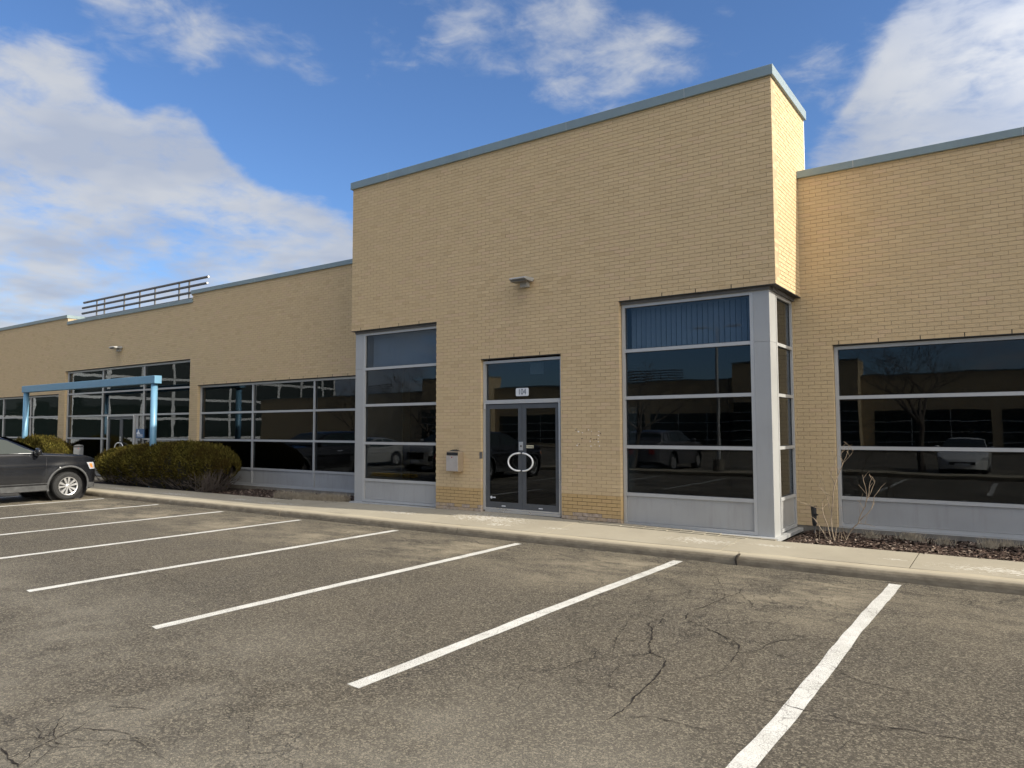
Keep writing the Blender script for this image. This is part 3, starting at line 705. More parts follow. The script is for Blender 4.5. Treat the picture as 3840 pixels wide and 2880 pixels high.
# windows -----------------------------------------------------------
def window(name, label, axis, u0, u1, z0, z1, dp, vert, hor, glass='glass', panel_top=None, fw=.055, sgn=1, blue_top=False, skip_pane=None, panes_sub=()):
    """frame, mullions, transoms, panes and panels. axis 'y': looks to -y at depth dp; axis 'x': looks to +x"""
    def bx(mb, ua, ub, da, db, za, zb):
        if axis == 'y': mb.box(ua, ub, dp+da, dp+db, za, zb)
        else: mb.box(dp-db, dp-da, ua, ub, za, zb)
    fr = MB()
    bx(fr, u0, u0+fw, 0, .11, z0, z1); bx(fr, u1-fw, u1, 0, .11, z0, z1)
    bx(fr, u0+fw, u1-fw, .001, .11, z1-fw, z1); bx(fr, u0+fw, u1-fw, .001, .11, z0, z0+fw)
    wo = part(name, fr, 'frame', bld); tag(wo, label)
    us = [u0] + list(vert) + [u1]; zs_ = [z0] + list(hor) + [z1]
    for v_ in vert:
        m = MB(); bx(m, v_-fw/2, v_+fw/2, .002, .11, z0+fw, z1-fw); part('mullion', m, 'frame', wo)
    for i in range(len(us)-1):
        a = us[i] + (fw if i == 0 else fw/2); b = us[i+1] - (fw if i == len(us)-2 else fw/2)
        for h in hor:
            if skip_pane and skip_pane((a+b)/2, h): continue
            m = MB(); bx(m, a, b, .004, .105, h-fw/2, h+fw/2); part('transom', m, 'frame', wo)
        for j in range(len(zs_)-1):
            za = zs_[j] + (fw if j == 0 else fw/2); zb = zs_[j+1] - (fw if j == len(zs_)-2 else fw/2)
            if skip_pane and skip_pane((a+b)/2, (za+zb)/2): continue
            m = MB()
            if panel_top is not None and zs_[j+1] <= panel_top+.03:
                bx(m, a+.004, b-.004, .028, .07, za+.004, zb-.004); part('panel', m, 'panel', wo)
                m = MB(); bx(m, a, b, .06, .09, za, zb); part('gasket', m, 'gasket', wo)
            else:
                bx(m, a-.004, b+.004, .045, .053, za-.004, zb+.004)
                part('pane', m, 'glass_blue' if (blue_top and j == len(zs_)-2) else glass, wo)
                m = MB(); g_ = .008
                bx(m, a, b, .036, .044, zb-g_, zb); bx(m, a, b, .036, .044, za, za+g_); bx(m, a, a+g_, .036, .044, za+g_, zb-g_); bx(m, b-g_, b, .036, .044, za+g_, zb-g_)
                part('gasket', m, 'gasket', wo)
    return wo
H3 = [.735, 1.548, 2.372]
window('window', 'four row ribbon window left of the bay above the dry stubble', 'y', -8.535, -.485, .27, 3.222, D+.09, [-5.87, -3.17], H3, 'glass_wavy', .735)
window('window', 'four row ribbon window right of the bay behind the bare shrub', 'y', 9.875, 17.925, .27, 3.222, D+.09, [12.56, 15.24], H3, 'glass', .735)
window('window', 'four row ribbon window beyond the far entrance', 'y', -25.995, -17.955, .27, 3.222, D+.09, [-23.31, -20.64], H3, 'glass_wavy', .735)
window('window', 'tall glazed entrance screen behind the blue portal', 'y', -17.445, -8.985, .22, 4.062, D+.09, [-14.73, -11.90], [.735, 1.548, 2.372, 3.21], 'glass_wavy', .735,
       skip_pane=lambda u, z: -14.7 < u < -11.9 and z < 2.36)
HB = [.75, 1.56, 2.40, 3.215]
GY = .10
ZB = .255
window('window', 'tall bay window beside the mailbox with blue upper pane', 'y', .285, 2.53, ZB+.015, 4.025, GY, [], HB, 'glass', .75, blue_top=True)
window('window', 'tall corner bay window with blue upper pane', 'y', 6.727, 9.005, ZB-.03, 4.025, GY, [], HB, 'glass', .75, blue_top=True)
window('window', 'narrow side window returning round the bay corner', 'x', .50, 1.478, .235, 4.025, 9.245, [], HB, 'glass', .75, fw=.05)
for x0, x1 in ((.035, .283), (9.007, 9.255)):
    m = MB()
    if x0 > 5:
        m.box(x0, x1, GY-.002, .445, .215, 3.215); m.box(x0, x1, GY-.002, .445, 3.219, 4.025); m.box(9.1, 9.2, .445, .51, .215, 4.025)
    else: m.box(x0, x1, GY-.002, .45, .215, 3.215); m.box(x0, x1, GY-.002, .45, 3.219, 4.025); m.box(.10, .16, .45, D, .2, 4.025)
    tag(part('corner_column', m, 'column', bld), 'grey metal corner column of the bay')
# sills under the bay windows
m = MB(); m.box(-.01, 2.53, -.02, .16, ZB-.06, ZB+.005); m.box(.0, .12, .16, D, ZB-.08, ZB+.003); part('sill', m, 'frame', bld)
m = MB(); m.prism([(6.727, ZB-.075), (6.727, ZB-.022), (9.335, .217), (9.335, .165)], 'y', -.045, .16); m.box(9.19, 9.335, .161, 1.50, .165, .217); part('sill', m, 'frame', bld)
m = MB(); m.box(6.73, 9.32, -.02, .2, .05, ZB-.07); part('sill_base', m, 'mortar_dark', bld)
for a, b in ((-8.535, -.1), (9.5, 17.9)):
    a = max(a, -8.535); m = MB(); m.box(a if a < 0 else 9.875, b, D+.03, D+.2, 4*BH-.03, 4*BH+.006); part('sill', m, 'frame', bld)

# blinds behind the blue upper panes
for x0, x1 in ((.36, 2.45), (6.80, 8.93)):
    bl = empty('vertical_blind', (x0, .34, 3.26)); tag(bl, 'pale vertical blind behind the upper pane of the ' + ('left bay window by the mailbox' if x0 < 5 else 'right corner bay window'), 'blind')
    m = MB(); m.box(0, x1-x0, -.025, .025, .70, .74); part('headrail', m, 'blind', bl)
    n = int((x1-x0)/.089); sm = MB(); a = R(14)
    for s in (1,):
        c, sn = .0395*math.cos(a), .0395*math.sin(a)
        sm.face([(-c, -sn, 0), (c, sn, 0), (c, sn, .70), (-c, -sn, .70)]); sm.face([(-c, -sn+.002, 0), (-c, -sn+.002, .70), (c, sn+.002, .70), (c, sn+.002, 0)])
    sme = sm.mesh('slat'); sme.materials.append(MATS['blind'])
    for i in range(n):
        o = link('slat', sme, None, bl, ((i+.5)*(x1-x0)/n, random.uniform(-.004, .004), 0)); o.rotation_euler.z = random.uniform(-.09, .09)

# entrance doors ------------------------------------------------------
def door_set(x0, x1, ztop, zhead, z0, y, leaf_top, transom_label, real=True):
    fr = MB(); fw = .05
    fr.box(x0, x0+fw, y-.02, y+.10, z0, zhead); fr.box(x1-fw, x1, y-.02, y+.10, z0, zhead)
    if zhead > leaf_top+.3: fr.box(x0+fw, x1-fw, y-.018, y+.10, zhead-fw, zhead)
    fr.box(x0+fw, x1-fw, y-.022, y+.10, leaf_top+.012, leaf_top+.085)
    do = part('door_frame', fr, 'frame', bld); tag(do, transom_label)
    if zhead > leaf_top+.3:
        m = MB(); m.box(x0+fw-.003, x1-fw+.003, y+.035, y+.043, leaf_top+.08, zhead-fw+.003); part('pane', m, 'glass', do)
    m = MB(); m.box(x0+fw, x1-fw, y-.03, y+.12, z0-.03, z0+.018); part('threshold', m, 'aluminium', do)
    xm = (x0+x1)/2
    for s, a, b in ((-1, x0+fw+.006, xm-.003), (1, xm+.003, x1-fw-.03)):
        lf = MB(); st = .085
        lf.box(a, a+st, y, y+.045, z0+.035, leaf_top); lf.box(b-st, b, y, y+.045, z0+.035, leaf_top)
        lf.box(a+st, b-st, y+.001, y+.045, leaf_top-.085, leaf_top); lf.box(a+st, b-st, y+.001, y+.045, z0+.035, z0+.165)
        leaf = part('door_leaf', lf, 'door_frame', bld)
        m = MB(); m.box(a+st-.003, b-st+.003, y+.018, y+.026, z0+.162, leaf_top-.082); part('glass', m, 'glass', leaf)
        m = MB(); m.box(a, b, y-.006, y+.001, z0+.022, z0+.05); part('kick_strip', m, 'aluminium', leaf)
        m = MB(); q = (a+b)/2; m.box(q-.045, q+.045, y-.004, y+.0005, z0+.085, z0+.103); part('maker_plate', m, 'plate', leaf)
        # half-round pull handle
        cx = b-.042 if s < 0 else a+.042; pts = []
        for i in range(17):
            t = math.pi*i/16; pts.append((cx + s*(.225*math.sin(t))*1.05, y-.055, 1.245 + .165*math.cos(t)))
        pts = [(cx, y+.0, 1.41)] + [(cx, y-.045, 1.41)] + pts[1:-1] + [(cx, y-.045, 1.08), (cx, y+.0, 1.08)]
        m = MB(); m.tube(pts, .0155, 8); part('pull_handle', m, 'white_tube', leaf, smooth=True)
        if s < 0:
            m = MB(); m.box(b-.065, b+.028, y-.008, y-.001, 1.465, 1.625); part('lock_plate', m, 'aluminium', leaf, bevel=.002)
            m = MB(); m.tube([(b-.012, y-.022, 1.545), (b-.012, y-.008, 1.545)], .018, 12); part('cylinder_lock', m, 'rail', leaf)
            m = MB(); m.tube([(a+st+.035, y+.014, .545), (a+st+.035, y+.019, .545)], .028, 6); m.box(a+st+.07, a+st+.135, y+.014, y+.0175, .535, .555); part('sticker', m, 'plate', leaf)
    # hinge posts
    m = MB(); m.box(x1-fw-.026, x1-fw-.001, y-.035, y+.02, z0+.03, leaf_top+.005); part('hinge', m, 'aluminium', do)
    m = MB(); m.tube([(x0+fw-.0, y-.03, leaf_top-.08), (x0+fw-.0, y-.03, leaf_top+.02)], .016, 8); m.tube([(x1-fw-.012, y-.03, leaf_top+.0), (x1-fw-.012, y-.03, leaf_top+.035)], .016, 8); part('hinge', m, 'aluminium', do)
    return do
door_set(3.705, 5.53, 3.2, 3.20, .30, .085, 2.345, 'grey frame with glazed transom round the double doors')
door_set(-14.27, -12.38, 2.4, 2.40, .24, D+.085, 2.315, 'grey frame round the far double doors behind the portal')
for q in ((-14.70, -14.27, 1.52, 1.575), (-12.26, -11.93, 1.50, 1.555), (-12.33, -12.27, .22, 2.345)): m = MB(); m.box(q[0], q[1], D+.10, D+.19, q[2], q[3]); part('transom', m, 'frame', bld)
for a, b in ((-14.70, -14.28), (-12.27, -11.93)):
    for za, zb in ((.25, 1.51), (1.56, 2.345)):
        m = MB(); m.box(a, b, D+.135, D+.143, za, zb); part('pane', m, 'glass_wavy', bld)
m = MB(); m.box(3.669, 3.70, -.006, .05, 1.29, 1.42); part('bell_box', m, 'rail', bld)

# copings ---------------------------------------------------------------
def coping(x0, x1, y0, y1, z0, z1, joints, label):
    co = empty('coping', (x0, y0, z0)); co.parent = bld; tag(co, label)
    xs = [x0] + [j for j in joints if x0 < j < x1] + [x1]
    for a, b in zip(xs, xs[1:]):
        m = MB(); m.box(a-x0+.0015, b-x0-.0015, 0, y1-y0, 0, z1-z0); part('coping_panel', m, 'coping', co, bevel=.006)
        if b < x1:
            m = MB(); m.box(b-x0-.003, b-x0+.003, .002, y1-y0-.002, .002, z1-z0-.002); part('coping_seam', m, 'frame', co)
cj = [1.152 + 2.28*i for i in range(-14, 14)]
coping(-.045, XR+.045, -.045, .30, ZTOP-.035, 7.515, cj, 'blue grey metal coping on top of the bay')
for a, b in ((XR-.28, XR+.0445), (-.0445, .28)): m = MB(); m.box(a, b, .3005, 2.065, ZTOP-.035, 7.515); part('coping_return', m, 'coping', bld, bevel=.006)
coping(XR-.0, 30, D-.045, D+.30, 6.128, 6.252, cj, 'blue grey metal coping along the wall right of the bay')
coping(-8.975, -.0, D-.045, D+.30, 6.128, 6.252, cj, 'blue grey metal coping along the wall left of the bay')
coping(-17.37, -8.90, D-.045, D+.30, 5.868, 5.992, cj, 'lower blue grey metal coping in front of the roof railing')
coping(-30, -17.372, D-.045, D+.30, 6.128, 6.252, cj, 'blue grey metal coping along the far left wall')
for a, b in ((-17.65, -17.372), (-8.975, -8.70)): m = MB(); m.box(a, b, D+.301, 2.2, 6.128, 6.252); part('coping_return', m, 'coping', bld, bevel=.006)
for a, b in ((-17.64, -17.39), (-8.955, -8.72)): m = MB(); m.box(a, b, D+.236, 2.2, 5.5, 6.127); part('parapet_return', m, 'far_brick', bld)
# corner trim at the back edge of the bay's sunlit side
m = MB(); m.box(XR-.1, XR+.004, 2.021, 2.05, 6.0, ZTOP-.036); part('edge_trim', m, 'white_tube', bld)
# roof, back and dark rooms inside
m = MB(); m.box(-30, 30, D+.236, 22, 5.62, 5.78); m.box(.237, XR-.237, .237, 2.3, 7.0, 7.15); m.box(.237, XR-.237, 2.02, 2.25, 5.78, 7.0); part('roof', m, 'roofing', bld)
m = MB()
m.box(-30, 30, 8, 8.1, .2, 5.6); m.box(-30, 30, D+.24, 8, 4.75, 4.8); m.box(-30, 30, D+.24, 8, .15, .2); m.box(.3, 9.2, .24, D+.3, .15, .2); m.box(.06, 9.18, .236, D+.3, 4.4, 4.5)
m.box(2.6, 2.7, .24, 6, .2, 4.4); m.box(6.5, 6.6, .24, 6, .2, 4.4); m.box(-8.9, -8.8, D+.24, 8, .2, 4.75); m.box(-17.7, -17.6, D+.24, 8, .2, 4.75); m.box(-30.1, -30, D, 22, 0, 5.7); m.box(30, 30.1, D, 22, 0, 5.7)
m.box(-.3, -.2, D+.24, 8, .2, 4.75); m.box(9.6, 9.7, D+.24, 8, .2, 4.75)
part('interior', m, 'room', bld)

# ------------------------------------------------------------------ things on the building
def box_thing(name, label, cat, loc, rz=0): return tag(empty(name, loc, rz), label, cat)
# number plate 104
o = box_thing('unit_sign', 'pale rounded plate with number 104 on the door transom', 'sign', (4.608, .112, 2.572))
m = MB(); pl = []
for cx, cz, a0 in ((.122, .052, 0), (-.122, .052, 90), (-.122, -.052, 180), (.122, -.052, 270)):
    for i in range(5): a = R(a0+i*22.5); pl.append((cx+.024*math.cos(a), cz+.024*math.sin(a)))
m.prism(pl, 'y', -.004, .004); part('plate', m, 'plate', o)
letters('digits', '104', .155, (0, -.006, 0), 'digits', o, .82)
# no soliciting label
o = box_thing('door_notice', 'small cream No Soliciting label stuck on the right door glass', 'sign', (4.772, .098, 1.535))
m = MB(); m.box(-.098, .098, -.001, .002, -.026, .026); part('label_sheet', m, 'label_yellow', o)
letters('lettering', 'No Soliciting', .036, (0, -.003, 0), 'black', o)
# paper behind the transom glass
m = MB(); m.box(-.15, .15, 0, .003, -.11, .11); o = part('paper_sheet', m, 'paper', loc=(4.86, .24, 3.02)); tag(o, 'square paper sheet behind the glass above number 104', 'paper')
# mailbox by the door
def mailbox(loc, rz, face, side, label, post=False):
    o = box_thing('mailbox', label, 'mailbox', loc, rz)
    m = MB(); m.prism([(-.15, 0), (.15, 0), (.15, .385), (.10, .402), (0, .41), (-.10, .402), (-.15, .385)], 'y', -.165, 0); part('body', m, side, o, recalc=True, bevel=.004)
    m = MB(); m.box(-.148, .148, -.176, -.166, .012, .315); part('door', m, face, o, bevel=.003)
    m = MB(); m.box(-.142, .142, -.172, -.1655, .322, .38); part('slot', m, 'black', o)
    m = MB(); m.tube([(-.005, -.181, .285), (-.005, -.175, .285)], .012, 10); part('lock', m, 'lamp_red', o)
    m = MB(); m.prism([(-.10, .405), (0, .435), (.10, .405)], 'y', -.15, -.03); part('lid', m, 'black', o)
    if post:
        m = MB(); m.box(-.025, .025, -.10, -.05, -.75, 0); part('post', m, 'black', o)
    return o
mailbox((3.115, -.004, 1.028), 0, 'mailbox_face', 'mailbox_side', 'brushed metal mailbox with black slot on the brick pier')
mailbox((-14.75, .85, .93), R(62), 'mailbox_grey', 'mailbox_grey', 'dark grey mailbox on a post before the far entrance', True)
# wall lamps
def wall_lamp(x, y, z, label):
    o = box_thing('wall_lamp', label, 'lamp', (x, y, z)); 
    m = MB(); m.box(-.075, .075, -.11, 0, -.12, -.03); part('bracket_box', m, 'lamp_body', o, bevel=.006)
    m = MB(); m.prism([(-.05, -.030), (-.26, -.026), (-.33, .002), (-.30, .035), (-.05, .048), (-.0, .025)], 'x', -.185, .185); part('hood', m, 'lamp_body', o, recalc=True, bevel=.012)
    m = MB(); m.box(-.16, .16, -.31, -.13, -.045, -.036); part('lens', m, 'lamp_lens', o)
wall_lamp(4.79, 0, 4.66, 'grey wedge wall lamp above the 104 doors')
wall_lamp(-13.35, D, 4.71, 'grey wedge wall lamp above the blue portal')
# drill marks of a removed sign: filler spots in the brick
for i, (dx, dz, s) in enumerate([(.03, .245, 1.0), (-.02, .29, .5), (.11, .225, .6), (.235, .275, .8), (.30, .25, .4), (.44, .245, .5), (.43, .18, .7), (.455, .165, .4), (.43, .12, .5), (.27, .075, .7), (.43, .07, .7), (0, .0, .9), (.02, .03, .4), (.28, -.01, .7), (.45, -.005, .7), (.36, .02, .4)]):
    m = MB(); rr = random.Random(i); n = 7; pl = [(.016*s*rr.uniform(.6, 1.3)*math.cos(2*math.pi*k/n), .013*s*rr.uniform(.6, 1.3)*math.sin(2*math.pi*k/n)) for k in range(n)]
    m.prism(pl, 'y', -.006, .01); part('filler_spot', m, 'plaster_spot', bld, loc=(5.87+dx, -.001, 1.575+dz))
for dx, dz in ((.10, .12), (.28, .125), (.39, .11), (.34, .10), (.05, .02), (-.02, .27), (.47, .21)):
    m = MB(); m.tube([(0, -.004, 0), (0, .01, 0)], .009, 7); part('drill_hole', m, 'drill_hole', bld, loc=(5.87+dx, -.001, 1.575+dz))
# blue sign at the far entrance
o = box_thing('office_sign', 'small blue sign with white skyline reading PROFILE beside far doors', 'sign', (-11.99, D+.06, 1.737))
m = MB(); m.box(-.255, .255, -.012, .01, -.155, .155); part('panel', m, 'sign_blue', o)
m = MB()
for a, b, h in ((-.20, -.16, .05), (-.155, -.12, .08), (-.115, -.06, .135), (-.055, -.02, .06), (-.015, .02, .03)): m.box(a, b, -.017, -.0125, -.02, -.02+h)
m.box(-.20, .20, -.017, -.0125, -.115, -.108); part('skyline_emblem', m, 'sign_white', o)
letters('lettering', 'PROFILE', .098, (0, -.014, -.066), 'sign_white', o)
m = MB(); m.box(-.02, .02, -.04, 0, -.09, .0); o = part('card_reader', m, 'black', loc=(-11.91, D+.07, 1.56)); tag(o, 'small black card reader under the blue sign', 'card reader')

# ------------------------------------------------------------------ blue portal
o = box_thing('entrance_portal', 'freestanding light blue steel portal of beam and two round posts', 'portal', (-13.06, .2, .2))
m = MB(); m.box(-4.56, 4.56, -.11, .11, 3.03, 3.265); part('beam', m, 'portal_blue', o, bevel=.012)
for x in (-4.42, 4.36):
    m = MB(); m.tube([(x, 0, -.1), (x, 0, 3.03)], .092, 28); part('post', m, 'portal_blue', o, smooth=False)
for ch in o.children:
    if ch.name.startswith('post'):
        for p_ in ch.data.polygons: p_.use_smooth = len(p_.vertices) == 4
# roof railing
o = box_thing('roof_railing', 'dark steel railing of round rails on the low roof', 'railing', (-13.5, 2.2, 5.78))
for x0, x1, z in ((-4.23, 4.27, 1.075), (-4.32, 4.21, .872), (-4.34, 4.2, .655), (-4.3, 4.2, .44)):
    m = MB(); m.tube([(x0, 0, z), (x1, 0, z)], .042, 12); rl = part('rail', m, 'rail', o)
    m = MB(); m.tube([(x1, 0, z), (x1+.006, 0, z)], .030, 12); part('end_cap', m, 'rail_end', rl)
for x in (-16.77, -16.17, -14.69, -13.59, -12.56, -11.02, -10.41):
    m = MB(); m.box(x+13.5-.022, x+13.5+.022, .02, .06, 0, 1.08); part('rail_post', m, 'rail', o)

# ------------------------------------------------------------------ plants
def juniper(name, label, xa, xb, yc, bd, hs, n, seed, z0=.16, flare=.55):
    rr = random.Random(seed); o = box_thing(name, label, 'shrub', ((xa+xb)/2, yc, z0))
    cx = (xa+xb)/2; a = (xb-xa)/2
    def half(x): return bd*max(0.0, 1-abs((x-cx)/a)**3.2)**.5
    def lump(x, t): return 1 + .06*math.sin(x*3.1+t*4+seed) + .06*math.sin(x*7.3-t*3) + .045*math.sin(x*13.0+t*9)
    fol = MB(); core = MB()
    def surf(x, t, k=1.0):
        """t 0..1 runs from front foot over the top to the back foot"""
        h = lerp(hs, x) - z0; b = half(x)
        ang = math.pi*t; cz = math.sin(ang); cy = -math.cos(ang)
        z = h*(cz**.50 if cz > 0 else 0); wd = flare + (1-flare)*min(1, (z/h)/.55) if h > 0 else 1
        lo = lump(x, t)
        y = b*(abs(cy)**.75)*(1 if cy > 0 else -1)*wd*lo*k
        endp = max(0, abs((x-cx)/a)-.72)/.28
        return Vector((x-cx - (x-cx)*(1-min(1, .30+z/(h+1e-6)))*endp*.42, y, z*k*(.93+.07*lo)))
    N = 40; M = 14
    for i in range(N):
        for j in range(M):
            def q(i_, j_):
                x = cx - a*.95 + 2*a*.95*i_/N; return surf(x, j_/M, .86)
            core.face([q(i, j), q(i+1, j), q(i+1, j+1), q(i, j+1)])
    for _ in range(n):
        x = cx + a*(1-2*rr.random())*.995; t = rr.random()
        k = 1.0 - .16*rr.random()**2 + (.05*rr.random() if rr.random() < .25 else 0)
        p = surf(x, t, k)
        if p.z < .32 and rr.random() < .72: continue
        hgt = p.z
        c = surf(x, .5, .35); d = (p-c).normalized(); d.z += rr.uniform(.0, .7); d.x += rr.uniform(-.5, .5); d.y += rr.uniform(-.35, .35); d.normalize()
        base_t = rr.random()
        for s in range(4):
            e = Vector((d.x+rr.uniform(-.55, .55), d.y+rr.uniform(-.55, .55), d.z+rr.uniform(-.35, .6))).normalized()
            L = rr.uniform(.035, .085)*(1.9 if rr.random() < .07 else 1); wv = e.cross(Vector((rr.uniform(-1, 1), rr.uniform(-1, 1), rr.uniform(-1, 1)))).normalized()*rr.uniform(.005, .0105)
            tn = min(1, max(0, .15 + .6*base_t + rr.uniform(-.15, .25)))
            fol.face([p-wv*.5, p+e*L*.55-wv, p+e*L, p+e*L*.55+wv], tn)
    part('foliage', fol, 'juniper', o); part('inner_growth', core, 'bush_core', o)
    br = MB()
    for _ in range(int(70*a)):
        x = cx + a*.85*(1-2*rr.random()); sy = -1 if rr.random() < .8 else 1
        b = half(x)*flare
        p0 = Vector((x-cx+rr.uniform(-.2, .2), sy*b*.5, -.02)); p3 = p0 + Vector((rr.uniform(-.45, .65), sy*rr.uniform(.15, .45), rr.uniform(.14, .5)))
        pm = (p0+p3)/2 + Vector((rr.uniform(-.08, .08), rr.uniform(-.05, .05), rr.uniform(-.06, .02)))
        br.tube([p0, pm, p3], [.016, .010, .004], 5)
        for _k in range(3):
            e = p3 + Vector((rr.uniform(-.12, .2), sy*rr.uniform(0, .12), rr.uniform(0, .14))); br.tube([pm.lerp(p3, .6), e], [.006, .002], 4)
    part('branches', br, 'dead_stem', o)
juniper('juniper_shrub', 'large spreading dark green juniper in front of the left wall', -12.25, -5.2, .55, .86,
        [(-12.3, .92), (-11.5, 1.18), (-10, 1.34), (-8, 1.44), (-7, 1.47), (-6.2, 1.36), (-5.5, 1.15), (-5.15, .95)], 34000, 11)
# pale dead sprays at its right end
dead = bpy.data.objects['juniper_shrub']; m = MB(); rr = random.Random(21)
for _ in range(70):
    p0 = Vector((3.1+rr.uniform(-.3, .3), -.45+rr.uniform(-.25, .3), .05)); p1 = p0 + Vector((rr.uniform(.15, .75), rr.uniform(-.35, .1), rr.uniform(.08, .55)))
    m.tube([p0, (p0+p1)/2+Vector((0, 0, rr.uniform(-.05, .03))), p1], [.009, .006, .002], 4)
    for k in range(3): m.tube([p0.lerp(p1, .7), p1+Vector((rr.uniform(-.1, .12), rr.uniform(-.08, .08), rr.uniform(0, .12)))], [.004, .0015], 3)
part('dead_sprays', m, 'dead_stem', dead)
juniper('juniper_shrub', 'smaller juniper beyond the walkway behind the parked black car', -19.2, -14.9, .45, .75,
        [(-19.3, 1.0), (-18.2, 1.45), (-17, 1.62), (-16, 1.5), (-14.9, 1.05)], 15000, 12)
# bare shrub in the right bed
o = box_thing('bare_shrub', 'leafless twiggy shrub in the mulch bed by the bay corner', 'shrub', (10.0, .55, .16)); rr = random.Random(31)
def stick(name, pts, rads): 
    m = MB(); pts = [Vector(q) for q in pts]; fine_ = []
    for a_, b_ in zip(pts, pts[1:]):                      # small kinks between the nodes
        fine_ += [a_, a_.lerp(b_, .5) + Vector((rr.uniform(-.012, .012), rr.uniform(-.012, .012), 0))]
    fine_.append(pts[-1]); rs = []
    for a_, b_ in zip(rads, rads[1:]): rs += [a_, (a_+b_)/2]
    rs.append(rads[-1]); m.tube(fine_, [q*.72 for q in rs], 6)
    ob_ = part(name, m, 'twig', o)
    if len(pts) > 2:
        for _ in range(2):                                # side shoots
            k = rr.randrange(1, len(pts)); q = pts[k].lerp(pts[k-1], rr.random()*.7); L_ = rr.uniform(.06, .20)
            e = q + Vector((rr.uniform(-.6, .6), rr.uniform(-.5, .5), rr.uniform(.35, 1.0))).normalized()*L_
            m = MB(); m.tube([q, q.lerp(e, .5)+Vector((rr.uniform(-.012, .012), 0, .01)), e], [.0032, .0025, .0013], 4); part('shoot', m, 'twig', ob_)
    return ob_
stick('stem', [(.02, -.05, 0), (-.03, 0, .35), (.0, .02, .62), (.03, .02, .86), (.13, .03, 1.12), (.20, .02, 1.28), (.25, .02, 1.45)], [.013, .012, .011, .010, .008, .006, .003])
stick('twig', [(.03, .02, .86), (-.02, .03, 1.0), (.03, .05, 1.15), (.10, .06, 1.45)], [.007, .006, .005, .002]); stick('twig', [(.15, .03, 1.16), (.13, .0, 1.3), (.17, .0, 1.42)], [.005, .004, .002])
stick('twig', [(.17, .03, 1.2), (.26, .0, 1.30), (.31, -.02, 1.38)], [.005, .004, .002]); stick('twig', [(.01, .02, .66), (-.1, 0, .72), (-.18, -.03, .82), (-.2, -.02, .84)], [.006, .005, .004, .003])
stick('twig', [(-.02, 0, .40), (-.07, 0, .62), (-.12, .02, .85), (-.14, .03, .93)], [.006, .005, .003, .002]); stick('twig', [(.10, .02, 1.05), (.03, .0, 1.24), (.01, .0, 1.36)], [.005, .003, .002])
stick('stem', [(-.05, -.05, 0), (-.15, -.05, .16), (-.24, -.04, .30), (-.30, -.04, .36)], [.010, .009, .007, .004])
stick('stem', [(-.03, 0, 0), (-.10, .05, .25), (-.17, .06, .5), (-.17, .06, .62)], [.013, .011, .008, .004]); stick('twig', [(-.16, .06, .46), (-.33, .04, .52), (-.5, .0, .58), (-.56, -.02, .63)], [.007, .006, .004, .003])
stick('twig', [(-.09, .05, .28), (-.0, .06, .42), (.05, .08, .50)], [.006, .004, .002])
stick('stem', [(.14, .05, 0), (.22, .06, .16), (.34, .05, .30), (.37, .05, .42), (.44, .05, .56), (.47, .05, .70)], [.014, .013, .012, .011, .010, .007])
stick('twig', [(.46, .05, .62), (.45, .04, .85), (.42, .03, 1.02)], [.008, .006, .004]); stick('twig', [(.47, .05, .66), (.50, .05, .85), (.55, .05, .99)], [.008, .006, .004])
stick('twig', [(.48, .05, .68), (.55, .05, .85), (.58, .05, .94)], [.007, .006, .004]); stick('twig', [(.36, .05, .34), (.47, .05, .45), (.52, .05, .52), (.56, .05, .7), (.66, .06, .85), (.72, .06, .91)], [.010, .009, .008, .006, .004, .003])
stick('twig', [(.33, .05, .29), (.45, .0, .30), (.58, -.04, .27)], [.007, .005, .003]); stick('twig', [(.42, .05, .50), (.39, .03, .56), (.37, .0, .62)], [.005, .004, .002])
for k in range(16):
    a = rr.uniform(-.25, .3); stick('twig', [(a, rr.uniform(-.1, .2), 0), (a+rr.uniform(-.06, .06), rr.uniform(-.1, .25), rr.uniform(.12, .3))], [.006, .002])
# irrigation stub
o = box_thing('standpipe', 'short black capped standpipe by the brick pier', 'standpipe', (9.60, 1.12, .15))
m = MB(); m.tube([(0, 0, 0), (0, 0, .16)], .014, 8); part('stem', m, 'rail', o)
m = MB(); m.tube([(0, 0, .16), (0, 0, .20), (-.01, 0, .46), (-.012, 0, .47)], [.028, .036, .044, .056], 12); m.tube([(.02, -.03, .34), (.06, -.05, .34)], .014, 8); part('sleeve', m, 'black', o)
# dry stalks
def tuft(name, label, cat, x0, x1, y0, y1, n, h, seed, mat='straw', cluster=0):
    m = MB(); rr = random.Random(seed); cs = [(rr.uniform(x0, x1), rr.uniform(y0, y1)) for _ in range(max(1, cluster))]
    for _ in range(n):
        if cluster: c = rr.choice(cs); x, y = c[0]+rr.gauss(0, .07), c[1]+rr.gauss(0, .04)
        else: x, y = rr.uniform(x0, x1), rr.uniform(y0, y1)
        z = lerp(WALKZ, x)-.05; L = h*rr.uniform(.5, 1.1); lx, ly = rr.uniform(-.5, .5)*L, rr.uniform(-.5, .4)*L; wd = rr.uniform(.002, .005)
        q0 = Vector((x, y, z)); q1 = Vector((x+lx*.4, y+ly*.4, z+L*.6)); q2 = Vector((x+lx, y+ly, z+L))
        m.face([q0+Vector((-wd, 0, 0)), q0+Vector((wd, 0, 0)), q1+Vector((wd*.8, 0, 0)), q1+Vector((-wd*.8, 0, 0))]); m.face([q1+Vector((-wd*.8, 0, 0)), q1+Vector((wd*.8, 0, 0)), q2])
    o = part(name, m, mat); tag(o, label, cat, kind='stuff'); return o
tuft('dry_stubble', 'strip of cut dry stalks along the foot of the left ribbon window', 'dry stalks', -2.75, -.30, .0, .32, 3400, .23, 41, 'straw')
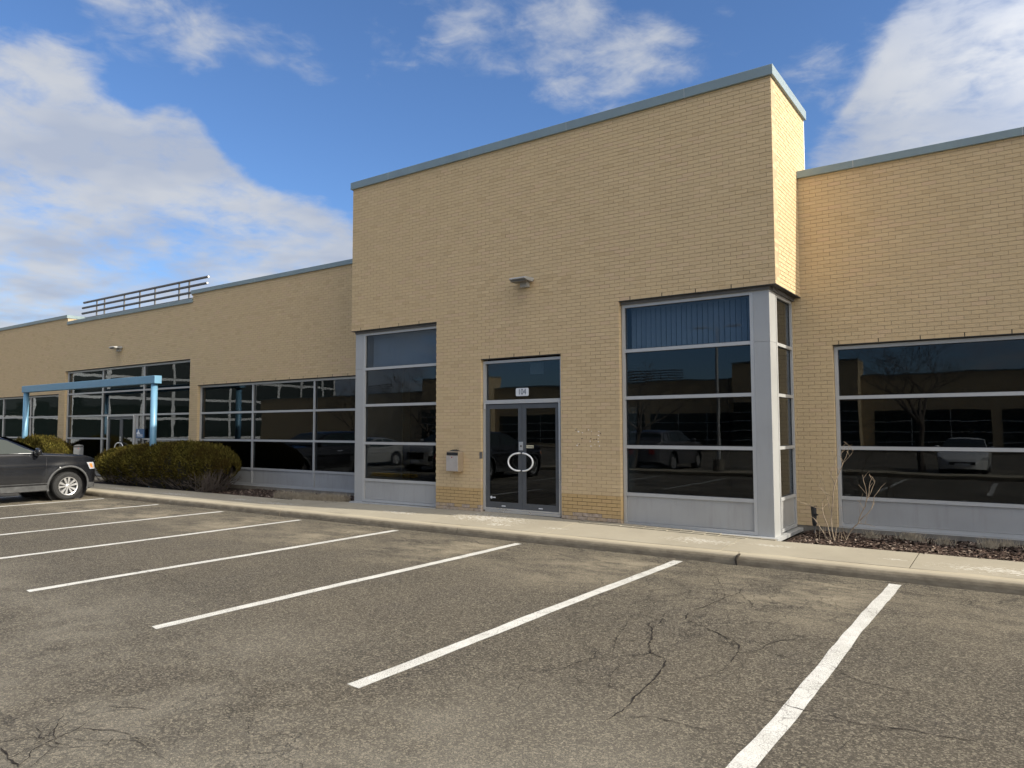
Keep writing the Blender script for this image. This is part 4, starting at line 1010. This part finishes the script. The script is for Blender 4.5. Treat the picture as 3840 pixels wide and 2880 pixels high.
tuft('dry_grass', 'thin tufts of dead grass along the foundation right of the bay', 'dry grass', 10.4, 12.8, .95, 1.4, 800, .16, 42, 'straw', 9)

# ------------------------------------------------------------------ cars
def make_car(kind, paint, loc, rz, label, hi=True):
    """front towards +y; origin on the ground under the front axle"""
    o = box_thing('parked_car', label, 'car', loc, rz)
    suv = kind == 'suv'
    WB = 2.98 if suv else 2.70; FO = .80 if suv else .90; RO = 1.14 if suv else 1.0; HW = .985 if suv else .88
    WR = .375 if suv else .325; AR = .492 if suv else .385; ZA = WR+.012
    if suv:
        top = [(-WB-RO, .95), (-WB-RO+.05, 1.22), (-WB-.9, 1.30), (-2.2, 1.275), (-.95, 1.255), (-.62, 1.25), (0, 1.205), (.45, 1.17), (.62, 1.125), (.70, 1.075), (.76, .98), (FO, .76)]
        belt = 1.255; rf = [(-.58, 1.25), (-1.0, 1.475), (-1.42, 1.68), (-1.75, 1.755), (-2.4, 1.785), (-3.4, 1.765), (-3.75, 1.70), (-WB-RO+.22, 1.30)]
        zb0 = .285
    else:
        top = [(-WB-RO, .8), (-WB-RO+.06, 1.02), (-WB-.35, 1.06), (-2.0, .97), (-.9, .95), (-.45, .95), (0, .89), (.45, .80), (.7, .72), (.82, .62), (FO, .5)]
        belt = .97; rf = [(-.40, .95), (-.9, 1.2), (-1.35, 1.38), (-1.8, 1.44), (-2.4, 1.42), (-2.9, 1.28), (-WB-.45, 1.06)]
        zb0 = .22
    plan = [(-WB-RO, .62), (-WB-RO+.06, .80), (-WB-RO+.22, .93), (-WB-.3, .985), (-1.5, 1.0), (.15, 1.0), (.42, .985), (.60, .95), (.69, .895), (.76, .80), (.80, .68), (.91, .55)]
    def wd(y): return HW*lerp(plan, y)
    def zt(y): return lerp(top, y)
    def zb(y): return lerp([(-WB-RO, zb0+.16), (-WB-.6, zb0), (.5, zb0-.02), (FO, zb0+.05)], y)
    def xs(y, z):
        q = (z-.72)/.5
        bulge = 1 - .045*q*q - (.02 if z < .5 else 0)*0
        crease = .010*math.exp(-((z-(.93 if suv else .72))/.035)**2)
        fl = 0
        for ay in (0, -WB):
            r_ = math.hypot(y-ay, z-ZA); fl = max(fl, .022*math.exp(-((r_-AR)/.14)**2) if z > ZA-.1 else 0)
        return wd(y)*bulge + crease + fl
    ys = []; y = -WB-RO
    while y < FO-.001: ys.append(y); y += .03 if y > .6 else .045
    ys.append(FO)
    NS, NT_ = 24, 8
    bm = bmesh.new()
    grid = []
    for y in ys:
        row = []; z0 = zb(y); zsd = zt(y)-.055
        zsd = max(zsd, z0+.1)
        for j in range(NS+1):
            z = z0 + (zsd-z0)*j/NS; row.append(Vector((xs(y, z), y, z)))
        xe = row[-1].x
        for j in range(1, NT_+1):
            t = j/NT_; a = t*math.pi/2
            if t < .4: b_ = t/.4*math.pi/2; row.append(Vector((xe - .055*(1-math.cos(b_)), y, zsd + .055*math.sin(b_))))
            else: q = (t-.4)/.6; row.append(Vector(((xe-.055)*(1-q), y, zsd+.055+.028*math.sin(q*math.pi/2))))
        grid.append(row)
    def snap(v):
        for ay in (0, -WB):
            dx, dz = v.y-ay, v.z-ZA; r_ = math.hypot(dx, dz)
            if abs(r_-AR) < .030 and r_ > 0: return Vector((v.x, ay+dx/r_*AR, ZA+dz/r_*AR))
        return v
    for sgn in (1, -1):
        V = [[bm.verts.new(Vector((sgn*q.x, q.y, q.z)) if j > NS else (lambda s_: Vector((sgn*s_.x, s_.y, s_.z)))(snap(q))) for j, q in enumerate(row)] for row in grid]
        for i in range(len(ys)-1):
            for j in range(NS+NT_):
                c = (grid[i][j]+grid[i+1][j+1])/2
                if j < NS and any(math.hypot(c.y-ay, c.z-ZA) < AR-.004 for ay in (0, -WB)): continue
                q = (V[i][j], V[i+1][j], V[i+1][j+1], V[i][j+1])
                try: bm.faces.new(q if sgn < 0 else q[::-1])
                except ValueError: pass
        for i, s2 in ((0, 1), (len(ys)-1, -1)):      # end caps
            for j in range(NS+NT_):
                a_, b_ = V[i][j], V[i][j+1]; ca = bm.verts.new((0, ys[i]+(.02 if i else -.02), a_.co.z)); cb = bm.verts.new((0, ys[i]+(.02 if i else -.02), b_.co.z))
                try: bm.faces.new((a_, b_, cb, ca))
                except ValueError: pass
    bmesh.ops.remove_doubles(bm, verts=bm.verts, dist=.0008); bmesh.ops.recalc_face_normals(bm, faces=bm.faces)
    me = bpy.data.meshes.new('body'); bm.to_mesh(me); bm.free(); me.polygons.foreach_set('use_smooth', [True]*len(me.polygons))
    link('body', me, paint, o)
    # greenhouse
    tum = .40 if suv else .42
    def gx(y, z):
        e = 1.0
        return (HW*.955*min(1, lerp(plan, y)/.97) - max(0, z-belt)*tum)
    def zr(y): return lerp(sorted(rf), y)
    m = MB(); gy = [rf[-1][0] + (rf[0][0]-rf[-1][0])*i/48 for i in range(49)]
    rings = []
    for y in gy:
        z1 = max(zr(y), belt-.02); ring = []
        z0 = belt-.05
        for j in range(5): z = z0+(z1-.05-z0)*j/4; ring.append((gx(y, z), y, z))
        xe = gx(y, max(z1-.05, z0))
        for j in range(1, 9):
            a = j/8; ring.append((xe*(1-a) if a > .3 else xe*(1-a)+.0, y, z1-.05+.05*math.sin(min(1, a/.45)*math.pi/2)+.012*a))
        rings.append(ring)
    for sgn in (1, -1):
        for i in range(48):
            for j in range(12):
                q = [rings[i][j], rings[i+1][j], rings[i+1][j+1], rings[i][j+1]]; q = [(sgn*p_[0], p_[1], p_[2]) for p_ in q]; m.face(q if sgn < 0 else q[::-1])
    part('cabin', m, paint, o, smooth=True, recalc=True)
    # glass
    def side_glass(pts, name='side_window', mat='car_glass', off=.008):
        for sgn in (1, -1):
            m = MB(); P_ = [(sgn*(gx(y, z)+off), y, z) for y, z in pts]; m.face(P_ if sgn < 0 else P_[::-1])
            Q_ = [(sgn*(gx(y, z)-.02), y, z) for y, z in pts]; n = len(P_); b = len(m.v)
            part(name, m, mat, o)
    if suv:
        side_glass([(-.86, 1.268), (-.98, 1.36), (-1.42, 1.60), (-1.72, 1.675), (-2.02, 1.695), (-2.02, 1.268)])
        side_glass([(-2.12, 1.268), (-2.12, 1.70), (-2.95, 1.70), (-3.05, 1.278)]); side_glass([(-3.15, 1.288), (-3.05, 1.695), (-3.55, 1.665), (-3.85, 1.36), (-3.8, 1.298)])
        side_glass([(-.70, 1.262), (-.70, 1.268), (-3.9, 1.292), (-3.9, 1.28)], 'chrome_strip', 'chrome', .014)
        side_glass([(-2.025, 1.268), (-2.025, 1.697), (-2.115, 1.70), (-2.115, 1.268)], 'pillar', 'car_black', .007)
    else:
        side_glass([(-.72, .98), (-1.2, 1.25), (-1.5, 1.35), (-1.85, 1.375), (-1.85, .985)]); side_glass([(-1.93, .985), (-1.93, 1.375), (-2.4, 1.35), (-2.85, 1.2), (-2.95, .99)])
    def front_glass(y0, y1, k0, k1, name):
        m = MB(); N = 8; off = .012
        for i in range(N):
            for j in range(N):
                def q(i_, j_):
                    y = y0+(y1-y0)*j_/N; z = zr(y); u = -1+2*i_/N; x = u*(gx(y, max(z-.05, belt))-.035)
                    return (x, y + (.010 if y1 < y0 else -.010) - .0, z + .016 + .010*(1-abs(u)) if True else 0)
                m.face([q(i, j), q(i+1, j), q(i+1, j+1), q(i, j+1)])
        part(name, m, 'car_glass', o, smooth=True)
    front_glass(rf[0][0]-.05, rf[2][0]-.02 if suv else rf[2][0]+.02, 0, 0, 'windscreen')
    front_glass(rf[-1][0]+.06, rf[-2][0]-.03, 0, 0, 'rear_window')
    # patches lying on the body surface
    def patch(name, ya, yb, za, zb_, mat, off=.006, sides=(1, -1), shear=0.0, n=6, crop=None):
        for sgn in sides:
            m = MB()
            for i in range(n):
                for j in range(n):
                    def q(i_, j_):
                        t = j_/n; y = ya+(yb-ya)*i_/n + shear*t; z = za+(zb_-za)*t; return (sgn*(xs(y, z)+off), y, z)
                    P_ = [q(i, j), q(i+1, j), q(i+1, j+1), q(i, j+1)]; m.face(P_ if sgn > 0 else P_[::-1])
            part(name, m, mat, o, smooth=True)
    if suv:
        patch('headlight', .55, .745, .80, .985, 'lamp_clear', .004, shear=-.09); patch('side_marker', .575, .645, .84, .955, 'amber', .008, shear=-.05)
        patch('bumper_cladding', .50, .775, .30, .44, 'cladding', .010); patch('grille_side', .63, .785, .46, .70, 'car_black', .004)
        patch('sill_cladding', -WB+.50, -.50, .285, .43, 'cladding', .012, n=10); patch('sill_trim', -WB+.5, -.52, .47, .485, 'cladding', .008)
        patch('door_seam', -.575, -.567, .43, 1.15, 'car_black', .003, shear=.03, n=10); patch('door_seam', -2.055, -2.047, .43, 1.20, 'car_black', .003); patch('fender_seam', .47, .80, .795, .803, 'car_black', .003, shear=.02)
        patch('door_handle', -1.98, -1.74, 1.05, 1.085, 'chrome', .03, n=4); patch('door_handle', -3.0, -2.76, 1.07, 1.105, 'chrome', .03, n=4)
    else:
        patch('headlight', .42, .80, .60, .72, 'lamp_clear', .006, shear=-.05); patch('door_handle', -1.75, -1.55, .80, .83, 'chrome', .02)
    m = MB(); m.box(-HW*.5, HW*.5, FO-.01, FO+.028, (.56 if suv else .44), (.86 if suv else .56)); part('grille', m, 'car_black', o)
    m = MB(); m.box(-.26, .26, FO+.03, FO+.04, .40, .51); part('number_plate', m, 'plate', o)
    for s in (1, -1):
        m = MB(); m.box(s*HW*.5-.12, s*HW*.5+.12, -WB-RO-.03, -WB-RO+.06, .75 if suv else .62, .95 if suv else .78); part('tail_light', m, 'lamp_red', o)
        # arch lip
        if suv:
            for ay in (0, -WB):
                m = MB(); pts_in = []; N = 26
                for i in range(N+1):
                    a = R(-14) + R(208)*i/N
                    for r_, of in ((AR-.012, .004), (AR-.008, .016), (AR+.034, .016), (AR+.041, .002)):
                        y, z = ay+r_*math.cos(a), ZA+r_*math.sin(a); m.v.append((s*(xs(y, min(max(z, .3), 1.15))+of), y, z))
                for i in range(N):
                    for j in range(3): m.f.append((i*4+j, i*4+j+1, (i+1)*4+j+1, (i+1)*4+j))
                m.tone = [.5]*len(m.f); m.worn = [0]*len(m.f); part('arch_trim', m, 'cladding', o, smooth=True, recalc=True)
        # mirror
        zc = belt+.05; ym = -.82 if suv else -.62
        bm2 = bmesh.new(); bmesh.ops.create_icosphere(bm2, subdivisions=3, radius=1); me2 = bpy.data.meshes.new('mirror')
        for v in bm2.verts: v.co = Vector((v.co.x*.135, v.co.y*(.10 if v.co.y > 0 else .045), v.co.z*.10))
        bm2.to_mesh(me2); bm2.free(); me2.polygons.foreach_set('use_smooth', [True]*len(me2.polygons))
        mi = link('mirror', me2, paint, o, (s*(HW+.10), ym, zc)); m = MB(); m.box(-.10, .02, -.03, .03, -.075, -.045); 
        m2 = MB(); m2.box(-.09, .05, -.025, .025, -.10, -.05) if s > 0 else m2.box(-.05, .09, -.025, .025, -.10, -.05); part('mirror_arm', m2, 'car_black', mi)
    # inside of the wheel wells and the floor
    m = MB(); m.box(-HW+.30, HW-.30, -WB-RO+.25, FO-.2, zb0-.02, zb0+.08)
    for ay in (0, -WB): m.lathe_x([(-HW+.22, .02), (-HW+.22, AR+.03), (-HW+.06, AR+.03)], 24, 0, ay, ZA); m.lathe_x([(HW-.22, .02), (HW-.22, AR+.03), (HW-.06, AR+.03)], 24, 0, ay, ZA)
    part('underbody', m, 'car_black', o)
    # wheels
    for s in (1, -1):
        for ay in (0, -WB):
            xc = s*(HW-.125); tw = .12
            m = MB(); m.lathe_x([(-tw+.01, WR*.62), (-tw, WR*.72), (-tw-.004, WR*.85), (-tw+.018, WR*.965), (-tw+.05, WR), (tw-.05, WR), (tw-.018, WR*.965), (tw+.004, WR*.85), (tw, WR*.72), (tw-.01, WR*.62), (-tw+.01, WR*.62)], 40)
            if hi:
                for i in range(56):
                    a = 2*math.pi*i/56
                    for k_ in (-1, 1):
                        c_, sn = math.cos(a+.03*k_), math.sin(a+.03*k_); b = len(m.v)
                        for r_ in (WR-.004, WR+.006):
                            for dx, da in ((k_*.045, -.02), (k_*.115, -.035), (k_*.115, .005), (k_*.045, .02)):
                                rr_ = r_ - (.028 if abs(dx) > .1 else 0); m.v.append((dx, rr_*math.cos(a+da+.03*k_), rr_*math.sin(a+da+.03*k_)))
                        for q in ((4, 5, 6, 7), (0, 1, 5, 4), (1, 2, 6, 5), (2, 3, 7, 6), (3, 0, 4, 7)): m.f.append(tuple(b+i_ for i_ in q)); m.tone.append(.5); m.worn.append(0)
            wh = part('wheel', m, 'tyre', o, smooth=False, loc=(xc, ay, WR-.004))
            m = MB(); rr_ = WR*.64
            m.lathe_x([(s*.09, rr_), (s*.122, rr_), (s*.116, rr_*.93), (s*.07, rr_*.90)], 40)
            for i in range(5):
                a0 = 2*math.pi*i/5 + math.pi/2 + .15
                for da in (-.26, .26):
                    def pt(r_, a, x_): return (s*x_, r_*math.cos(a), r_*math.sin(a))
                    q = [pt(rr_*.20, a0-.62 if da < 0 else a0-.02, .100), pt(rr_*.20, a0+.02 if da < 0 else a0+.62, .100), pt(rr_*.95, a0+da+.13, .113), pt(rr_*.95, a0+da-.13, .113)]
                    q2 = [(x_-s*.05, y_, z_) for x_, y_, z_ in q]; b = len(m.v); m.v += q+q2
                    for f_ in ((0, 1, 2, 3), (7, 6, 5, 4), (0, 4, 5, 1), (1, 5, 6, 2), (2, 6, 7, 3), (3, 7, 4, 0)): m.f.append(tuple(b+i_ for i_ in f_)); m.tone.append(.5); m.worn.append(0)
            m.lathe_x([(s*.06, rr_*.24), (s*.106, rr_*.22), (s*.112, rr_*.12), (s*.112, .001)], 20)
            part('rim', m, 'rim', wh, recalc=True)
            m = MB(); m.lathe_x([(s*.03, .001), (s*.03, rr_*.92)], 28); part('brake_disc', m, 'cladding', wh)
            if hi and s > 0:
                m = MB()
                for i in range(5):
                    a = 2*math.pi*i/5+.4; m.tube([(s*.09, rr_*.30*math.cos(a), rr_*.30*math.sin(a)), (s*.110, rr_*.30*math.cos(a), rr_*.30*math.sin(a))], .010, 6)
                part('lug_nut', m, 'rail', wh)
    return o
make_car('suv', 'paint_charcoal', (-9.535, -2.16, 0), 0, 'dusty charcoal black SUV parked nose in at the kerb')
# cars across the lot, seen in the glass
make_car('sedan', 'paint_white', (10.3, -20.2, 0), 0, 'white sedan facing the bay across the parking lot', False)
make_car('suv', 'paint_silver', (-9.2, -12.6, 0), R(0), 'silver SUV across the lot, mirrored in the bay window beside the mailbox', False)
make_car('suv', 'paint_black', (-4.4, -12.4, 0), R(180), 'black SUV across the lot with its tail toward the building', False)
make_car('sedan', 'paint_silver', (-14.8, -12.8, 0), R(0), 'silver sedan parked across the lot facing the far entrance', False)
make_car('suv', 'paint_grey', (-1.2, -21.5, 0), R(180), 'grey SUV in the second row behind the lamp post island', False)

# ------------------------------------------------------------------ the other side of the lot (mirrored in the glass)
isl = MB(); isl.box(-40, 40, -17.6, -16.2, 0, .15); tag(part('kerb_island', isl, 'concrete_kerb', bevel=.02), kind='structure')
m = MB(); m.box(-8.9, -6.6, -9.1, -8.9, 0, .13); tag(part('kerb_nose', m, 'yellow_paint', bevel=.02), kind='structure')
m = MB(); m.box(-80, 80, -47.2, -45.6, 0, .15); tag(part('far_kerb', m, 'concrete_kerb'), kind='structure')
ob = empty('office_building', (0, -52, 0)); tag(ob, 'matching tan brick office building across the parking lot', 'building')
m = MB(); m.box(-80, 60, -12, 0, 0, 6.15); part('wall', m, 'far_brick', ob)
m = MB(); m.box(-80, 60, -.3, .05, 6.151, 6.27); part('coping', m, 'coping', ob)
for bx_ in (-8.15, -44, 26):
    m = MB(); m.box(bx_, bx_+9.4, -1, 1.486, 0, 7.39); part('wall', m, 'far_brick', ob)
    m = MB(); m.box(bx_-.05, bx_+9.45, -1, 1.53, 7.391, 7.52); part('coping', m, 'coping', ob)
    for u0, u1, z1 in ((bx_, bx_+2.5, 4.05), (bx_+3.7, bx_+5.5, 3.2), (bx_+6.9, bx_+9.4, 4.05)):
        m = MB(); m.box(u0+.02, u1-.02, 1.40, 1.495, .3, z1); part('window', m, 'car_glass', ob)
        for z in (.75, 1.56, 2.4, 3.2):
            if z < z1-.2: m = MB(); m.box(u0, u1, 1.42, 1.515, z-.03, z+.03); part('transom', m, 'frame', ob)
for u0, u1 in ((2.2, 10.3), (11, 19), (-16.4, -8.3), (-25, -17), (-34, -26)):
    m = MB(); m.box(u0, u1, -.1, .012, .3, 3.22); wn = part('window', m, 'car_glass', ob)
    for z in (.735, 1.55, 2.37): m = MB(); m.box(u0, u1, -.1, .03, z-.03, z+.03); part('transom', m, 'frame', wn)
    for k in (1, 2): m = MB(); x = u0+(u1-u0)*k/3; m.box(x-.03, x+.03, -.1, .034, .3, 3.22); part('mullion', m, 'frame', wn)
for x0 in (12.5, -22.5, -60):
    o = box_thing('roof_railing', 'dark roof railing on the building across the lot above its ' + {12.5: 'wall right of the bay', -22.5: 'wall left of the bay', -60: 'far end'}[x0], 'railing', (x0, -52.9, 6.15))
    for z in (.35, .6, .85, 1.1): m = MB(); m.tube([(0, 0, z), (9, 0, z)], .05, 8); part('rail', m, 'rail', o)
    for k in range(6): m = MB(); m.box(.6+1.5*k, .65+1.5*k, -.05, 0, 0, 1.1); part('rail_post', m, 'rail', o)
# lamp post
o = box_thing('lamp_post', 'tall grey twin arm lamp post on the kerb island across the lot', 'lamp post', (2.4, -16.9, .15))
m = MB(); m.tube([(0, 0, 0), (0, 0, .5)], .22, 16); part('footing', m, 'concrete_base', o)
m = MB(); m.tube([(0, 0, .5), (0, 0, 5.75)], [.075, .055], 12); part('pole', m, 'frame', o)
for s in (1, -1):
    m = MB(); m.tube([(0, 0, 5.6), (s*.3, 0, 5.75), (s*.5, 0, 5.78)], .03, 8); part('arm', m, 'frame', o)
    m = MB(); m.box(s*.5-.05 if s > 0 else -.95, .95 if s > 0 else -.45, -.15, .15, 5.74, 5.82); part('lamp_head', m, 'frame', o, bevel=.02)
# bare trees
def bare_tree(loc, h, seed, label, spread=.62):
    o = box_thing('bare_tree', label, 'tree', loc); rr = random.Random(seed); tr = MB(); br = MB()
    def grow(p, d, L, r, lev, mb):
        n = 3; pts = [p]; rad = [r]
        for i in range(n):
            d = (d + Vector((rr.uniform(-.16, .16), rr.uniform(-.16, .16), rr.uniform(-.05, .12)))).normalized(); p = p + d*L/n; pts.append(p); rad.append(max(.004, r*(1-.38*(i+1)/n)))
        mb.tube(pts, rad, 7 if lev < 2 else 4, False)
        if lev >= 6: return
        for k in range(rr.choice([2, 3, 3]) if lev else 5):
            a = rr.uniform(0, 2*math.pi); e = (d*(.62 if lev else .5) + Vector((math.cos(a), math.sin(a), rr.uniform(-.05, .35)))*spread).normalized()
            q = pts[-1] if (k == 0 or lev == 0) else pts[-1].lerp(pts[1], rr.uniform(0, .8))
            grow(q, e, L*rr.uniform(.62, .86), rad[-1]*rr.uniform(.6, .85), lev+1, br)
    grow(Vector((0, 0, 0)), Vector((0, 0, 1)), h*.30, h*.024, 0, tr)
    part('trunk', tr, 'bark', o, smooth=True); part('crown', br, 'bark', o)
bare_tree((8.9, -19.6, .0), 6.4, 51, 'bare round headed tree beside the white sedan')
bare_tree((-1.4, -17.0, .15), 5.4, 52, 'small bare tree on the island near the twin lamp post')
bare_tree((-13.0, -17.0, .15), 5.2, 53, 'bare tree on the island behind the silver cars')
bare_tree((-22.0, -16.9, .15), 5.0, 54, 'bare tree on the island facing the far entrance')
# conifer far off
o = box_thing('spruce_tree', 'dark pointed spruce rising behind the building across the lot', 'tree', (-31, -64, 0)); rr = random.Random(61); m = MB()
m.tube([(0, 0, 0), (0, 0, 13)], [.25, .03], 8); part('trunk', m, 'bark', o); m = MB()
for _ in range(2600):
    z = rr.uniform(1.5, 13); rmax = 3.0*(1-z/13.4)**.8; a = rr.uniform(0, 2*math.pi); r_ = rmax*rr.uniform(.4, 1); p = Vector((math.cos(a)*r_, math.sin(a)*r_, z-r_*.25)); e = Vector((math.cos(a), math.sin(a), -.3))*rr.uniform(.3, .6); s_ = Vector((-math.sin(a), math.cos(a), 0))*rr.uniform(.08, .2)
    m.face([p-s_, p+e, p+s_, p-e*.4+Vector((0, 0, .15))])
part('crown', m, 'pine', o)
# pale far block mirrored by the far entrance
o = empty('apartment_block', (-98, -48, 0)); tag(o, 'pale multi storey block with window bands far beyond the lot', 'building')
m = MB(); m.box(-14, 0, -34, 28, 0, 26); part('wall', m, 'far_block', o)
for k in range(8):
    m = MB(); m.box(-.1, .05, -33.5, 27.5, .62+3.1*k, 3.3+3.1*k); wn = part('window', m, 'car_glass', o)
    for q in range(12): m = MB(); m.box(-.05, .08, -31+q*5, -30.5+q*5, .6+3.1*k, 3.32+3.1*k); part('mullion', m, 'far_block', wn)
# groups of things of one kind
for base_, grp in (('parked_car', 'cars parked in the lot'), ('bare_tree', 'bare trees on the far side of the lot'), ('wall_lamp', 'wedge wall lamps over the entrances'),
                   ('mailbox', 'mailboxes by the entrances'), ('juniper_shrub', 'junipers in the left beds'), ('roof_railing', 'roof railings'), ('vertical_blind', 'blinds in the bay windows'), ('office_building', 'brick office buildings round the lot')):
    for ob_ in bpy.data.objects:
        if ob_.parent is None and ob_.name.split('.')[0] == base_: ob_['group'] = grp
